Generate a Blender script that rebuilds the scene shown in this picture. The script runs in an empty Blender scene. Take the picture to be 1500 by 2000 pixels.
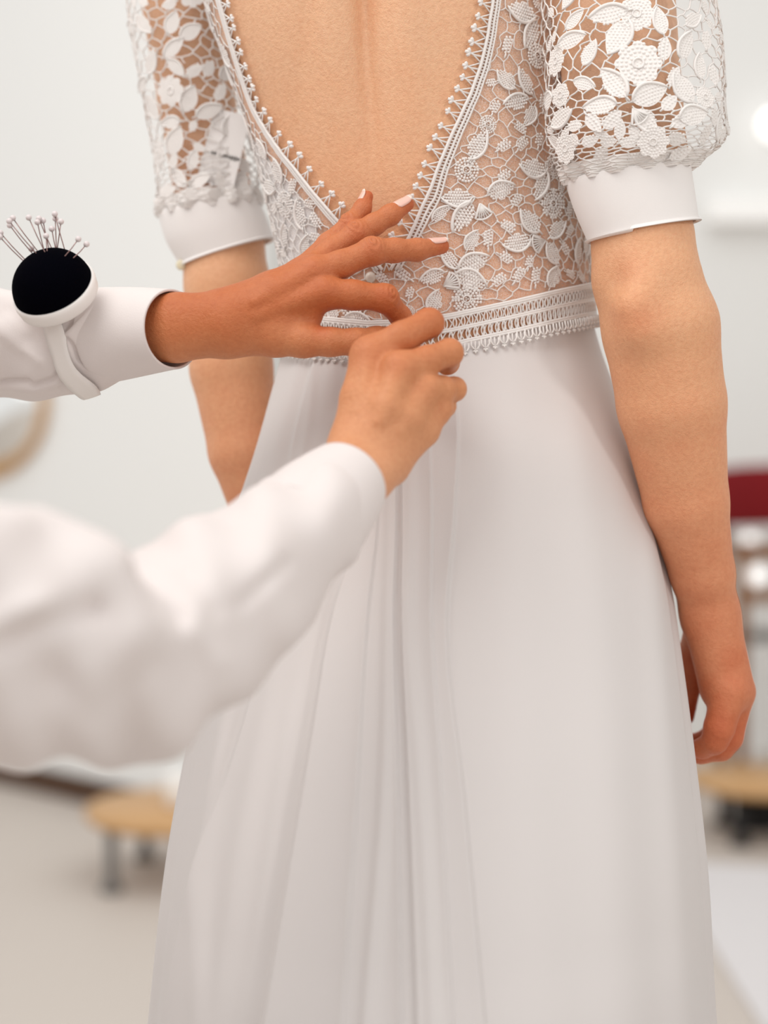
import bpy, math, random
import numpy as np
from mathutils import Matrix, Vector

random.seed(7)
rng = np.random.default_rng(7)
SC = bpy.context.scene
COL = SC.collection

# ---------------------------------------------------------------- camera, world, light, exposure
W_PX, H_PX, F_PX = 1500.0, 2000.0, 3600.0
CAM_H, PITCH = 1.27, math.radians(3.0)
cd = bpy.data.cameras.new('camera')
cam = bpy.data.objects.new('camera', cd)
COL.objects.link(cam)
cam.location = (0, 0, CAM_H)
cam.rotation_euler = (math.pi / 2 - PITCH, 0, 0)
cd.sensor_fit = 'HORIZONTAL'
cd.sensor_width = 24.0
cd.lens = 24.0 * F_PX / W_PX
cd.clip_start = 0.05
cd.dof.use_dof = True
cd.dof.focus_distance = 1.575
cd.dof.aperture_fstop = (cd.lens / 1000.0) / 0.028 
SC.camera = cam

wd = bpy.data.worlds.new('world')
SC.world = wd
wd.use_nodes = True
wbg = wd.node_tree.nodes['Background']
wbg.inputs[0].default_value = (1.0, 0.985, 0.965, 1)
wbg.inputs[1].default_value = 0.84


def area_light(name, loc, target, size, power, color=(1, 1, 1), size_y=None):
    ld = bpy.data.lights.new(name, 'AREA')
    ld.energy = power
    ld.color = color
    ld.shape = 'RECTANGLE'
    ld.size = size
    ld.size_y = size_y or size
    o = bpy.data.objects.new(name, ld)
    COL.objects.link(o)
    o.location = loc
    o.rotation_euler = (Vector(target) - Vector(loc)).to_track_quat('-Z', 'Y').to_euler()
    return o


area_light('key_light', (1.65, -0.1, 2.35), (0.1, 1.7, 1.25), 0.32, 10, (1.0, 0.97, 0.94))  # unseen key, placed to throw the arm's shadow; no window is modelled
area_light('overhead_fill', (-0.9, 0.8, 3.2), (-0.1, 1.9, 1.0), 1.6, 30, (1.0, 0.98, 0.95))  # added fill from overhead, no ceiling panel is modelled
area_light('back_wall_fill', (0.3, 4.2, 3.3), (0.2, 5.6, 0.6), 2.4, 20, (1.0, 0.985, 0.96))  # added unseen fill that brightens the back wall
area_light('left_wall_fill', (-3.0, 3.2, 2.9), (-1.0, 5.6, 1.2), 1.6, 15, (1.0, 0.98, 0.95))  # unseen area light added to lift the angled left wall

vs = SC.view_settings
vs.view_transform = 'Standard'
vs.look = 'None'
vs.gamma = 1.0
vs.use_curve_mapping = False
vs.exposure = 0.0

# ---------------------------------------------------------------- picture <-> space
CP, SP = math.cos(PITCH), math.sin(PITCH)
FWD = np.array([0, CP, -SP])
UPV = np.array([0, SP, CP])
RGT = np.array([1.0, 0, 0])
CAM = np.array([0, 0, CAM_H])


def P(px, py, d):
    """world point seen at pixel (px,py) at depth d metres"""
    px = np.asarray(px, float); py = np.asarray(py, float); d = np.asarray(d, float)
    a = (px - W_PX / 2) / F_PX * d
    b = -(py - H_PX / 2) / F_PX * d
    return CAM + a[..., None] * RGT + b[..., None] * UPV + d[..., None] * FWD


def PIX(p):
    q = np.asarray(p, float) - CAM
    d = q @ FWD
    return q @ RGT / d * F_PX + W_PX / 2, -(q @ UPV) / d * F_PX + H_PX / 2, d


def on_floor(px, py, z=0.0):
    k = (P(px, py, 1.0) - CAM)
    t = (z - CAM_H) / k[2]
    return CAM + k * t


# ---------------------------------------------------------------- object helpers
def tag(o, label=None, cat=None, group=None, kind=None):
    if label: o['label'] = label
    if cat: o['category'] = cat
    if group: o['group'] = group
    if kind: o['kind'] = kind
    return o


def mesh_np(name, verts, faces, smooth=True):
    """faces: (n,3) / (n,4) array, or a list of index lists"""
    me = bpy.data.meshes.new(name)
    verts = np.asarray(verts, np.float32)
    if isinstance(faces, np.ndarray):
        n, k = faces.shape
        me.vertices.add(len(verts)); me.vertices.foreach_set('co', verts.ravel())
        me.loops.add(n * k); me.loops.foreach_set('vertex_index', faces.astype(np.int32).ravel())
        me.polygons.add(n)
        me.polygons.foreach_set('loop_start', np.arange(0, n * k, k, dtype=np.int32))
        me.polygons.foreach_set('loop_total', np.full(n, k, np.int32))
        me.update(calc_edges=True)
    else:
        me.from_pydata([tuple(v) for v in verts], [], [tuple(f) for f in faces])
    if smooth:
        me.polygons.foreach_set('use_smooth', np.ones(len(me.polygons), bool))
    me.validate()
    return me


def obj(name, me, mat=None, parent=None):
    o = bpy.data.objects.new(name, me)
    COL.objects.link(o)
    if mat is not None and me is not None and not len(me.materials):
        me.materials.append(mat)
    if parent is not None:
        o.parent = parent
        o.matrix_parent_inverse = parent_world(parent).inverted()
    return o


def parent_world(o):
    m = Matrix.LocRotScale(o.location, o.rotation_euler, o.scale)
    if o.parent is not None:
        m = parent_world(o.parent) @ o.matrix_parent_inverse @ m
    return m


def empty(name, loc):
    o = bpy.data.objects.new(name, None)
    COL.objects.link(o)
    o.location = tuple(loc)
    o.empty_display_size = 0.05
    return o


class MB:
    """collects shapes into one mesh"""
    def __init__(s): s.v = []; s.f = []

    def add(s, v, f):
        b = len(s.v); s.v += [tuple(map(float, q)) for q in v]
        s.f += [tuple(i + b for i in q) for q in f]

    def tube(s, pts, r, n=6, caps=True, closed=False, flat=1.0):
        pts = np.asarray(pts, float); m = len(pts)
        rr = np.full(m, r, float) if np.isscalar(r) else np.asarray(r, float)
        if closed:
            t = np.roll(pts, -1, 0) - np.roll(pts, 1, 0)
        else:
            t = np.gradient(pts, axis=0)
        t /= np.linalg.norm(t, axis=1)[:, None] + 1e-12
        ref = np.array([0.13, -0.95, 0.29])
        if abs(t[0] @ ref) > 0.9: ref = np.array([0.9, 0.1, 0.4])
        u = np.cross(t, ref); u /= np.linalg.norm(u, axis=1)[:, None] + 1e-12
        w = np.cross(t, u)
        a = np.arange(n) * 2 * math.pi / n
        ring = pts[:, None] + rr[:, None, None] * (np.cos(a)[None, :, None] * u[:, None] + flat * np.sin(a)[None, :, None] * w[:, None])
        v = ring.reshape(-1, 3); f = []
        for i in range(m if closed else m - 1):
            j = (i + 1) % m
            for k in range(n):
                k2 = (k + 1) % n
                f.append((i * n + k, i * n + k2, j * n + k2, j * n + k))
        if caps and not closed:
            f.append(tuple(range(n - 1, -1, -1))); f.append(tuple((m - 1) * n + k for k in range(n)))
        s.add(v, f)

    def box(s, c, h, R=None):
        c = np.asarray(c, float); q = []
        for x in (-1, 1):
            for y in (-1, 1):
                for z in (-1, 1):
                    p = np.array([x * h[0], y * h[1], z * h[2]])
                    if R is not None: p = R @ p
                    q.append(c + p)
        s.add(q, [(0, 1, 3, 2), (4, 6, 7, 5), (0, 4, 5, 1), (2, 3, 7, 6), (0, 2, 6, 4), (1, 5, 7, 3)])

    def lathe(s, prof, c=(0, 0, 0), n=48, R=None):
        c = np.asarray(c, float); v = []; f = []
        for r, z in prof:
            for k in range(n):
                a = 2 * math.pi * k / n
                p = np.array([r * math.cos(a), r * math.sin(a), z])
                if R is not None: p = R @ p
                v.append(c + p)
        m = len(prof)
        for i in range(m - 1):
            for k in range(n):
                k2 = (k + 1) % n
                f.append((i * n + k, i * n + k2, (i + 1) * n + k2, (i + 1) * n + k))
        if prof[0][0] > 1e-6: f.append(tuple(range(n - 1, -1, -1)))
        if prof[-1][0] > 1e-6: f.append(tuple((m - 1) * n + k for k in range(n)))
        s.add(v, f)

    def mesh(s, name, smooth=True): return mesh_np(name, s.v, s.f, smooth)

    def build(s, name, mat, parent=None, smooth=True, bevel=0):
        o = obj(name, s.mesh(name, smooth), mat, parent)
        if bevel:
            b = o.modifiers.new('bevel', 'BEVEL'); b.width = bevel; b.segments = 3; b.limit_method = 'ANGLE'
        return o


def cr(xs, ys, x):
    """smooth interpolation through control values (monotone cubic); ys (n,) or (n,k)"""
    xs = np.asarray(xs, float); ys = np.asarray(ys, float); x = np.asarray(x, float)
    flat = ys.ndim == 1
    if flat: ys = ys[:, None]
    h = np.diff(xs)[:, None]; dl = np.diff(ys, axis=0) / h
    m = np.zeros_like(ys)
    m[0] = dl[0]; m[-1] = dl[-1]
    if len(xs) > 2:
        m[1:-1] = (dl[:-1] * h[1:] + dl[1:] * h[:-1]) / (h[1:] + h[:-1])
    i = np.clip(np.searchsorted(xs, x, 'right') - 1, 0, len(xs) - 2)
    hh = h[i]; t = ((x - xs[i])[..., None]) / hh
    t = np.clip(t, 0, 1)
    r = ((2 * t**3 - 3 * t**2 + 1) * ys[i] + (t**3 - 2 * t**2 + t) * hh * m[i]
         + (-2 * t**3 + 3 * t**2) * ys[i + 1] + (t**3 - t**2) * hh * m[i + 1])
    return r[..., 0] if flat else r


# ---------------------------------------------------------------- materials
def new_mat(name):
    m = bpy.data.materials.new(name); m.use_nodes = True
    nt = m.node_tree; b = nt.nodes['Principled BSDF']
    return m, nt, b


def bump_noise(nt, b, scale, dist, strength=1.0, detail=3, kind='noise'):
    tc = nt.nodes.new('ShaderNodeTexCoord')
    if kind == 'noise':
        n = nt.nodes.new('ShaderNodeTexNoise'); n.inputs['Detail'].default_value = detail; out = n.outputs[0]
    else:
        n = nt.nodes.new('ShaderNodeTexVoronoi'); out = n.outputs[0]
    n.inputs['Scale'].default_value = scale
    nt.links.new(tc.outputs['Object'], n.inputs['Vector'])
    bp = nt.nodes.new('ShaderNodeBump'); bp.inputs['Distance'].default_value = dist; bp.inputs['Strength'].default_value = strength
    nt.links.new(out, bp.inputs['Height']); nt.links.new(bp.outputs[0], b.inputs['Normal'])
    return tc, n, bp


def simple(name, col, rough=0.6, metal=0.0, bump=None, sheen=0.0, emis=None):
    m, nt, b = new_mat(name)
    b.inputs['Base Color'].default_value = (*col, 1); b.inputs['Roughness'].default_value = rough
    b.inputs['Metallic'].default_value = metal
    b.inputs['Sheen Weight'].default_value = sheen
    if bump: bump_noise(nt, b, *bump)
    if emis:
        b.inputs['Emission Color'].default_value = (*emis[0], 1); b.inputs['Emission Strength'].default_value = emis[1]
    return m


def skin(name, stops, z0=0.0, z1=1.0, rough=0.5):
    """stops: colour ramp along height z0..z1 (bride: hands redder than the back; tailor: shade of the upper hand)"""
    m, nt, b = new_mat(name)
    b.inputs['Roughness'].default_value = rough
    b.inputs['Specular IOR Level'].default_value = 0.32
    b.inputs['Subsurface Weight'].default_value = 0.12
    b.inputs['Subsurface Radius'].default_value = (1.0, 0.35, 0.2)
    b.inputs['Subsurface Scale'].default_value = 0.006
    tc, n, bp = bump_noise(nt, b, 1000, 0.0004, 0.55, 2, 'voronoi')
    sep = nt.nodes.new('ShaderNodeSeparateXYZ'); nt.links.new(tc.outputs['Object'], sep.inputs[0])
    mr = nt.nodes.new('ShaderNodeMapRange'); mr.inputs[1].default_value = z0; mr.inputs[2].default_value = z1
    nt.links.new(sep.outputs[2], mr.inputs[0])
    n2 = nt.nodes.new('ShaderNodeTexNoise'); n2.inputs['Scale'].default_value = 28; n2.inputs['Detail'].default_value = 5
    nt.links.new(tc.outputs['Object'], n2.inputs['Vector'])
    ma = nt.nodes.new('ShaderNodeMath'); ma.operation = 'MULTIPLY_ADD'; ma.inputs[1].default_value = 0.35; ma.inputs[2].default_value = -0.175
    nt.links.new(n2.outputs[0], ma.inputs[0])
    ad = nt.nodes.new('ShaderNodeMath'); ad.operation = 'ADD'
    nt.links.new(mr.outputs[0], ad.inputs[0]); nt.links.new(ma.outputs[0], ad.inputs[1])
    ramp = nt.nodes.new('ShaderNodeValToRGB')
    el = ramp.color_ramp.elements
    while len(el) < len(stops): el.new(0.5)
    for e, (p, c) in zip(el, stops): e.position = p; e.color = (*c, 1)
    nt.links.new(ad.outputs[0], ramp.inputs[0])
    n3 = nt.nodes.new('ShaderNodeTexNoise'); n3.inputs['Scale'].default_value = 240; n3.inputs['Detail'].default_value = 3
    nt.links.new(tc.outputs['Object'], n3.inputs['Vector'])
    mx = nt.nodes.new('ShaderNodeMix'); mx.data_type = 'RGBA'; mx.blend_type = 'MULTIPLY'; mx.inputs[0].default_value = 0.22
    cr2 = nt.nodes.new('ShaderNodeValToRGB'); cr2.color_ramp.elements[0].position = 0.3; cr2.color_ramp.elements[1].position = 0.62
    cr2.color_ramp.elements[0].color = (0.72, 0.5, 0.42, 1)
    nt.links.new(n3.outputs[0], cr2.inputs[0])
    nt.links.new(ramp.outputs[0], mx.inputs[6]); nt.links.new(cr2.outputs[0], mx.inputs[7])
    at = nt.nodes.new('ShaderNodeAttribute'); at.attribute_name = 'flush'
    fx = nt.nodes.new('ShaderNodeMix'); fx.data_type = 'RGBA'; fx.blend_type = 'MULTIPLY'
    fx.inputs[7].default_value = (0.93, 0.60, 0.52, 1)
    nt.links.new(at.outputs['Fac'], fx.inputs[0]); nt.links.new(mx.outputs[2], fx.inputs[6])
    nt.links.new(fx.outputs[2], b.inputs['Base Color'])
    n4 = nt.nodes.new('ShaderNodeTexNoise'); n4.inputs['Scale'].default_value = 330; n4.inputs['Detail'].default_value = 4
    nt.links.new(tc.outputs['Object'], n4.inputs['Vector'])
    b2 = nt.nodes.new('ShaderNodeBump'); b2.inputs['Distance'].default_value = 0.0014; b2.inputs['Strength'].default_value = 0.5
    nt.links.new(n4.outputs[0], b2.inputs['Height']); nt.links.new(b2.outputs[0], bp.inputs['Normal'])
    return m


def flush(me, spots):
    n = len(me.vertices); co = np.empty(n * 3, np.float32); me.vertices.foreach_get('co', co); co = co.reshape(-1, 3)
    f = np.zeros(n, np.float32)
    for c, r, a in spots: f = np.maximum(f, a * np.exp(-((co - c)**2).sum(1) / r**2))
    at = me.attributes.new('flush', 'FLOAT', 'POINT'); at.data.foreach_set('value', f.astype(np.float32))


def cloth(name, col, trans=0.0, weave=1600, bump=0.00015, alpha=None):
    m, nt, b = new_mat(name)
    b.inputs['Base Color'].default_value = (*col, 1); b.inputs['Roughness'].default_value = 0.85
    b.inputs['Specular IOR Level'].default_value = 0.15
    b.inputs['Sheen Weight'].default_value = 0.15
    bump_noise(nt, b, weave, bump, 0.5, 2)
    last = b.outputs[0]
    if trans:
        t = nt.nodes.new('ShaderNodeBsdfTranslucent'); t.inputs[0].default_value = (*col, 1)
        mx = nt.nodes.new('ShaderNodeMixShader'); mx.inputs[0].default_value = trans
        nt.links.new(last, mx.inputs[1]); nt.links.new(t.outputs[0], mx.inputs[2]); last = mx.outputs[0]
    if alpha is not None:
        t = nt.nodes.new('ShaderNodeBsdfTransparent')
        mx = nt.nodes.new('ShaderNodeMixShader'); mx.inputs[0].default_value = alpha
        nt.links.new(t.outputs[0], mx.inputs[1]); nt.links.new(last, mx.inputs[2]); last = mx.outputs[0]
    nt.links.new(last, nt.nodes['Material Output'].inputs[0])
    return m


def wood(name, c0, c1, scale=6):
    m, nt, b = new_mat(name)
    tc = nt.nodes.new('ShaderNodeTexCoord')
    mp = nt.nodes.new('ShaderNodeMapping'); mp.inputs['Scale'].default_value = (scale, scale * 8, scale * 8)
    n = nt.nodes.new('ShaderNodeTexNoise'); n.inputs['Detail'].default_value = 6; n.inputs['Scale'].default_value = 1.5
    r = nt.nodes.new('ShaderNodeValToRGB')
    r.color_ramp.elements[0].color = (*c0, 1); r.color_ramp.elements[1].color = (*c1, 1)
    r.color_ramp.elements[0].position = 0.3; r.color_ramp.elements[1].position = 0.7
    nt.links.new(tc.outputs['Object'], mp.inputs[0]); nt.links.new(mp.outputs[0], n.inputs['Vector'])
    nt.links.new(n.outputs[0], r.inputs[0]); nt.links.new(r.outputs[0], b.inputs['Base Color'])
    b.inputs['Roughness'].default_value = 0.45
    return m


M = {}
M['bride_skin'] = skin('bride_skin', [(0.0, (0.58, 0.165, 0.070)), (0.35, (0.76, 0.34, 0.18)), (0.62, (0.78, 0.41, 0.225)), (1.0, (0.77, 0.455, 0.275))], 0.98, 1.60)
M['tailor_skin'] = skin('tailor_skin', [(0.0, (0.70, 0.34, 0.18)), (0.35, (0.65, 0.28, 0.13)), (0.72, (0.51, 0.148, 0.050)), (1.0, (0.55, 0.185, 0.075))], 1.22, 1.42)  # darkening with height puts the upper hand's shade into the skin colour
M['nail'] = simple('nail_polish', (0.80, 0.50, 0.42), 0.2)
M['nail_tip'] = simple('nail_tip', (0.86, 0.74, 0.66), 0.2)
M['lace'] = cloth('lace_thread', (0.90, 0.86, 0.83), 0.1, 2500, 0.0001)
M['tulle'] = cloth('tulle', (0.88, 0.80, 0.75), 0.0, 2500, 0.0001, alpha=0.16)
M['veil'] = cloth('sleeve_veil', (0.88, 0.82, 0.78), 0.0, 2500, 0.0001, alpha=0.05)
M['lining'] = cloth('satin_lining', (0.88, 0.87, 0.88), 0.1)
M['satin'] = cloth('satin_cuff', (0.86, 0.82, 0.80), 0.0)
M['chiffon'] = cloth('chiffon', (0.735, 0.695, 0.68), 0.12, 1400, 0.0002)
M['shirt'] = cloth('shirt_cotton', (0.80, 0.735, 0.715), 0.06, 900, 0.0003)
M['velvet'] = simple('black_velvet', (0.001, 0.001, 0.0025), 1.0, bump=(900, 0.0004, 0.6))
M['velvet'].node_tree.nodes['Principled BSDF'].inputs['Specular IOR Level'].default_value = 0.02
M['plastic'] = simple('white_plastic', (0.84, 0.80, 0.77), 0.4)
M['pearl'] = simple('pearl_head', (0.70, 0.63, 0.63), 0.35)
M['steel'] = simple('steel', (0.30, 0.19, 0.18), 0.35, 0.8)
M['crystal'] = simple('crystal', (0.75, 0.68, 0.6), 0.08)
M['wall'] = simple('wall_paint', (0.86, 0.86, 0.845), 0.9, bump=(60, 0.0006, 0.3))
M['floor'] = simple('floor_paint', (0.57, 0.51, 0.46), 0.55, bump=(12, 0.001, 0.3))
M['rug'] = simple('pale_rug', (0.70, 0.675, 0.68), 0.95, bump=(300, 0.002, 0.6))
M['oak'] = wood('oak', (0.50, 0.28, 0.11), (0.62, 0.37, 0.17))
M['walnut'] = wood('walnut', (0.17, 0.062, 0.016), (0.26, 0.11, 0.032))
M['greymetal'] = simple('grey_metal', (0.16, 0.15, 0.14), 0.5, 0.2)
M['red'] = simple('red_velvet', (0.22, 0.002, 0.006), 0.9, sheen=0.0, bump=(200, 0.001, 0.4))
M['mirror'] = simple('mirror_glass', (0.93, 0.94, 0.93), 0.06, 1.0)
M['white'] = simple('white_lacquer', (0.90, 0.90, 0.885), 0.5)
M['globe'] = simple('lit_globe', (1, 1, 1), 0.5, emis=((1, 0.98, 0.95), 1.1))
M['ink'] = simple('label_ink', (0.03, 0.02, 0.015), 0.8)
M['dark'] = simple('dark_fabric', (0.012, 0.011, 0.011), 0.8)

# fine hexagonal threads of the tulle
_nt = M['tulle'].node_tree
_tc = _nt.nodes.new('ShaderNodeTexCoord'); _vo = _nt.nodes.new('ShaderNodeTexVoronoi'); _vo.feature = 'DISTANCE_TO_EDGE'; _vo.inputs['Scale'].default_value = 620
_mr = _nt.nodes.new('ShaderNodeMapRange'); _mr.inputs[1].default_value = 0.05; _mr.inputs[2].default_value = 0.16; _mr.inputs[3].default_value = 0.42; _mr.inputs[4].default_value = 0.07
_nt.links.new(_tc.outputs['Object'], _vo.inputs['Vector']); _nt.links.new(_vo.outputs['Distance'], _mr.inputs[0])
_mx = [n for n in _nt.nodes if n.type == 'MIX_SHADER'][-1]
_nt.links.new(_mr.outputs[0], _mx.inputs[0])

# ---------------------------------------------------------------- room
def quad_slab(name, a, b, c, d, thick, mat, nrm):
    a, b, c, d = map(lambda q: np.asarray(q, float), (a, b, c, d)); n = np.asarray(nrm, float) * thick
    v = [a, b, c, d, a + n, b + n, c + n, d + n]
    f = [(0, 1, 2, 3), (7, 6, 5, 4), (0, 4, 5, 1), (1, 5, 6, 2), (2, 6, 7, 3), (3, 7, 4, 0)]
    o = obj(name, mesh_np(name, v, f, False), mat)
    return tag(o, kind='structure')


quad_slab('floor', (-4.5, -2, 0), (4.5, -2, 0), (4.5, 7.2, 0), (-4.5, 7.2, 0), 0.1, M['floor'], (0, 0, -1))
quad_slab('wall_back', (-4.5, 6.9, 0), (4.5, 6.9, 0), (4.5, 6.9, 3.4), (-4.5, 6.9, 3.4), 0.1, M['wall'], (0, 1, 0))
quad_slab('wall_right', (4.5, -2, 0), (4.5, 7.0, 0), (4.5, 7.0, 3.4), (4.5, -2, 3.4), 0.1, M['wall'], (1, 0, 0))
# angled partition on the left, its foot runs towards the camera
wa = on_floor(-140, 1494); wb = on_floor(165, 1566)
wdir = (wb - wa) / np.linalg.norm(wb - wa)
w0 = wa - wdir * 1.2; w1 = wb + wdir * 0.75
wn = np.array([-wdir[1], wdir[0], 0.0])
if wn[1] < 0: wn = -wn
up3 = np.array([0, 0, 3.4])
quad_slab('wall_left', w0, w1, w1 + up3, w0 + up3, 0.12, M['wall'], wn)
mb = MB()
ang = math.atan2(wdir[1], wdir[0])
Rw = np.array([[math.cos(ang), -math.sin(ang), 0], [math.sin(ang), math.cos(ang), 0], [0, 0, 1.0]])
mid = (w0 + w1) / 2; ln = np.linalg.norm(w1 - w0) / 2
mb.box(mid - wn * 0.009 + np.array([0, 0, 0.042]), (ln, 0.009, 0.042), Rw)
tag(mb.build('baseboard_left', wood('dark_walnut', (0.05, 0.018, 0.004), (0.085, 0.032, 0.008)), smooth=False), kind='structure')

# ---------------------------------------------------------------- signed distance modelling
def seg(p, a, b, ra, rb):
    ba = b - a
    t = np.clip((p - a) @ ba / (ba @ ba), 0, 1)
    q = p - a - t[:, None] * ba
    return np.sqrt(np.einsum('ij,ij->i', q, q)) - (ra + t * (rb - ra))


def smin(a, b, k):
    h = np.maximum(k - np.abs(a - b), 0) / k
    return np.minimum(a, b) - h * h * k * 0.25


def chain(p, js, k):
    """js: list of (point, radius)"""
    d = None
    for (a, ra), (b, rb) in zip(js[:-1], js[1:]):
        s = seg(p, a, b, ra, rb)
        d = s if d is None else smin(d, s, k)
    return d


def J(px, py, dep, rpx):
    return (P(px, py, dep), rpx / F_PX * dep)


def surface(fn, lo, hi, h, smooth_it=1):
    lo = np.asarray(lo, float); hi = np.asarray(hi, float); Bk = 4
    n = (np.ceil((hi - lo) / (h * Bk)).astype(int))
    gc = [lo[i] + (np.arange(n[i]) * Bk + (Bk - 1) / 2) * h for i in range(3)]
    X = np.stack(np.meshgrid(*gc, indexing='ij'), -1).reshape(-1, 3)
    dc = np.concatenate([fn(c) for c in np.array_split(X, max(1, len(X) // 200000))])
    act = np.nonzero(np.abs(dc) < h * Bk * 1.5)[0]
    V = np.repeat(np.repeat(np.repeat(dc.reshape(n), Bk, 0), Bk, 1), Bk, 2).astype(np.float32)
    off = np.stack(np.meshgrid(*[np.arange(Bk)] * 3, indexing='ij'), -1).reshape(-1, 3)
    bi = np.stack(np.unravel_index(act, n), -1) * Bk
    for ch in np.array_split(bi, max(1, len(bi) // 4000)):
        ii = (ch[:, None] + off[None]).reshape(-1, 3)
        V[ii[:, 0], ii[:, 1], ii[:, 2]] = fn(lo + ii * h)
    S = V < 0
    cnt = np.zeros(np.array(S.shape) - 1, np.uint8)
    for dx in (0, 1):
        for dy in (0, 1):
            for dz in (0, 1):
                cnt += S[dx:S.shape[0] - 1 + dx, dy:S.shape[1] - 1 + dy, dz:S.shape[2] - 1 + dz]
    A = np.argwhere((cnt > 0) & (cnt < 8))
    idx = np.full(cnt.shape, -1, np.int32)
    idx[A[:, 0], A[:, 1], A[:, 2]] = np.arange(len(A))
    acc = np.zeros((len(A), 3)); num = np.zeros(len(A))
    cs = [(x, y, z) for x in (0, 1) for y in (0, 1) for z in (0, 1)]
    cv = {c: V[A[:, 0] + c[0], A[:, 1] + c[1], A[:, 2] + c[2]].astype(float) for c in cs}
    for c in cs:
        for ax in range(3):
            if c[ax] == 0:
                e = list(c); e[ax] = 1; e = tuple(e)
                a, b = cv[c], cv[e]
                m = (a < 0) != (b < 0)
                t = np.where(m, a / np.where(m, a - b, 1), 0)
                pt = np.tile(np.array(c, float), (len(A), 1)); pt[:, ax] += t
                acc[m] += pt[m]; num += m
    verts = lo + (A + acc / num[:, None]) * h
    faces = []
    for ax in range(3):
        o1, o2 = [(1, 2), (2, 0), (0, 1)][ax]
        sl0 = [slice(None)] * 3; sl1 = [slice(None)] * 3
        sl0[ax] = slice(0, -1); sl1[ax] = slice(1, None)
        E = np.argwhere(S[tuple(sl0)] != S[tuple(sl1)])
        E = E[(E[:, o1] > 0) & (E[:, o2] > 0) & (E[:, o1] < S.shape[o1] - 1) & (E[:, o2] < S.shape[o2] - 1)]
        q = []
        for a, b in ((1, 1), (0, 1), (0, 0), (1, 0)):
            c = E.copy(); c[:, o1] -= a; c[:, o2] -= b
            q.append(idx[c[:, 0], c[:, 1], c[:, 2]])
        q = np.stack(q, -1)
        ins = S[E[:, 0], E[:, 1], E[:, 2]]
        q[~ins] = q[~ins][:, ::-1]
        faces.append(q)
    faces = np.concatenate(faces); faces = faces[(faces >= 0).all(1)]
    for _ in range(smooth_it):
        e = np.concatenate([faces[:, [0, 1]], faces[:, [1, 2]], faces[:, [2, 3]], faces[:, [3, 0]]])
        deg = np.bincount(e.ravel(), minlength=len(verts)).astype(float)
        s = np.zeros_like(verts)
        for k in range(3):
            s[:, k] = np.bincount(e[:, 0], verts[e[:, 1], k], len(verts)) + np.bincount(e[:, 1], verts[e[:, 0], k], len(verts))
        verts = 0.5 * verts + 0.5 * s / np.maximum(deg, 1)[:, None]
    return verts, faces


def bounds(joints, pad):
    a = np.array([j[0] for j in joints]); r = max(j[1] for j in joints)
    return a.min(0) - r - pad, a.max(0) + r + pad


def crease(d, p, c, axis, dors, amp, wl, rad):
    """skin folds over a joint, on the side `dors`"""
    q = p - c
    a = q @ axis; s = np.einsum('ij,ij->i', q, q)
    side = np.clip((q @ dors) / rad, 0, 1)
    return d + amp * np.exp(-s / (rad * rad)) * side * np.sin(a * 2 * math.pi / wl)


def knuckle(d, p, c, axis, dors, r, amp=.00085, rad=.0080, wl=.0033):
    """oval skin folds on the back of a finger joint"""
    q = p - (c + dors * r); a = q @ axis; b = q @ np.cross(axis, dors); s = np.einsum('ij,ij->i', q, q)
    return d + amp * np.exp(-s / (rad * rad)) * np.sin(2 * math.pi * np.sqrt(a * a + .35 * b * b) / wl + .6)


def unit(v): v = np.asarray(v, float); return v / np.linalg.norm(v)


TOCAM = -FWD

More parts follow.
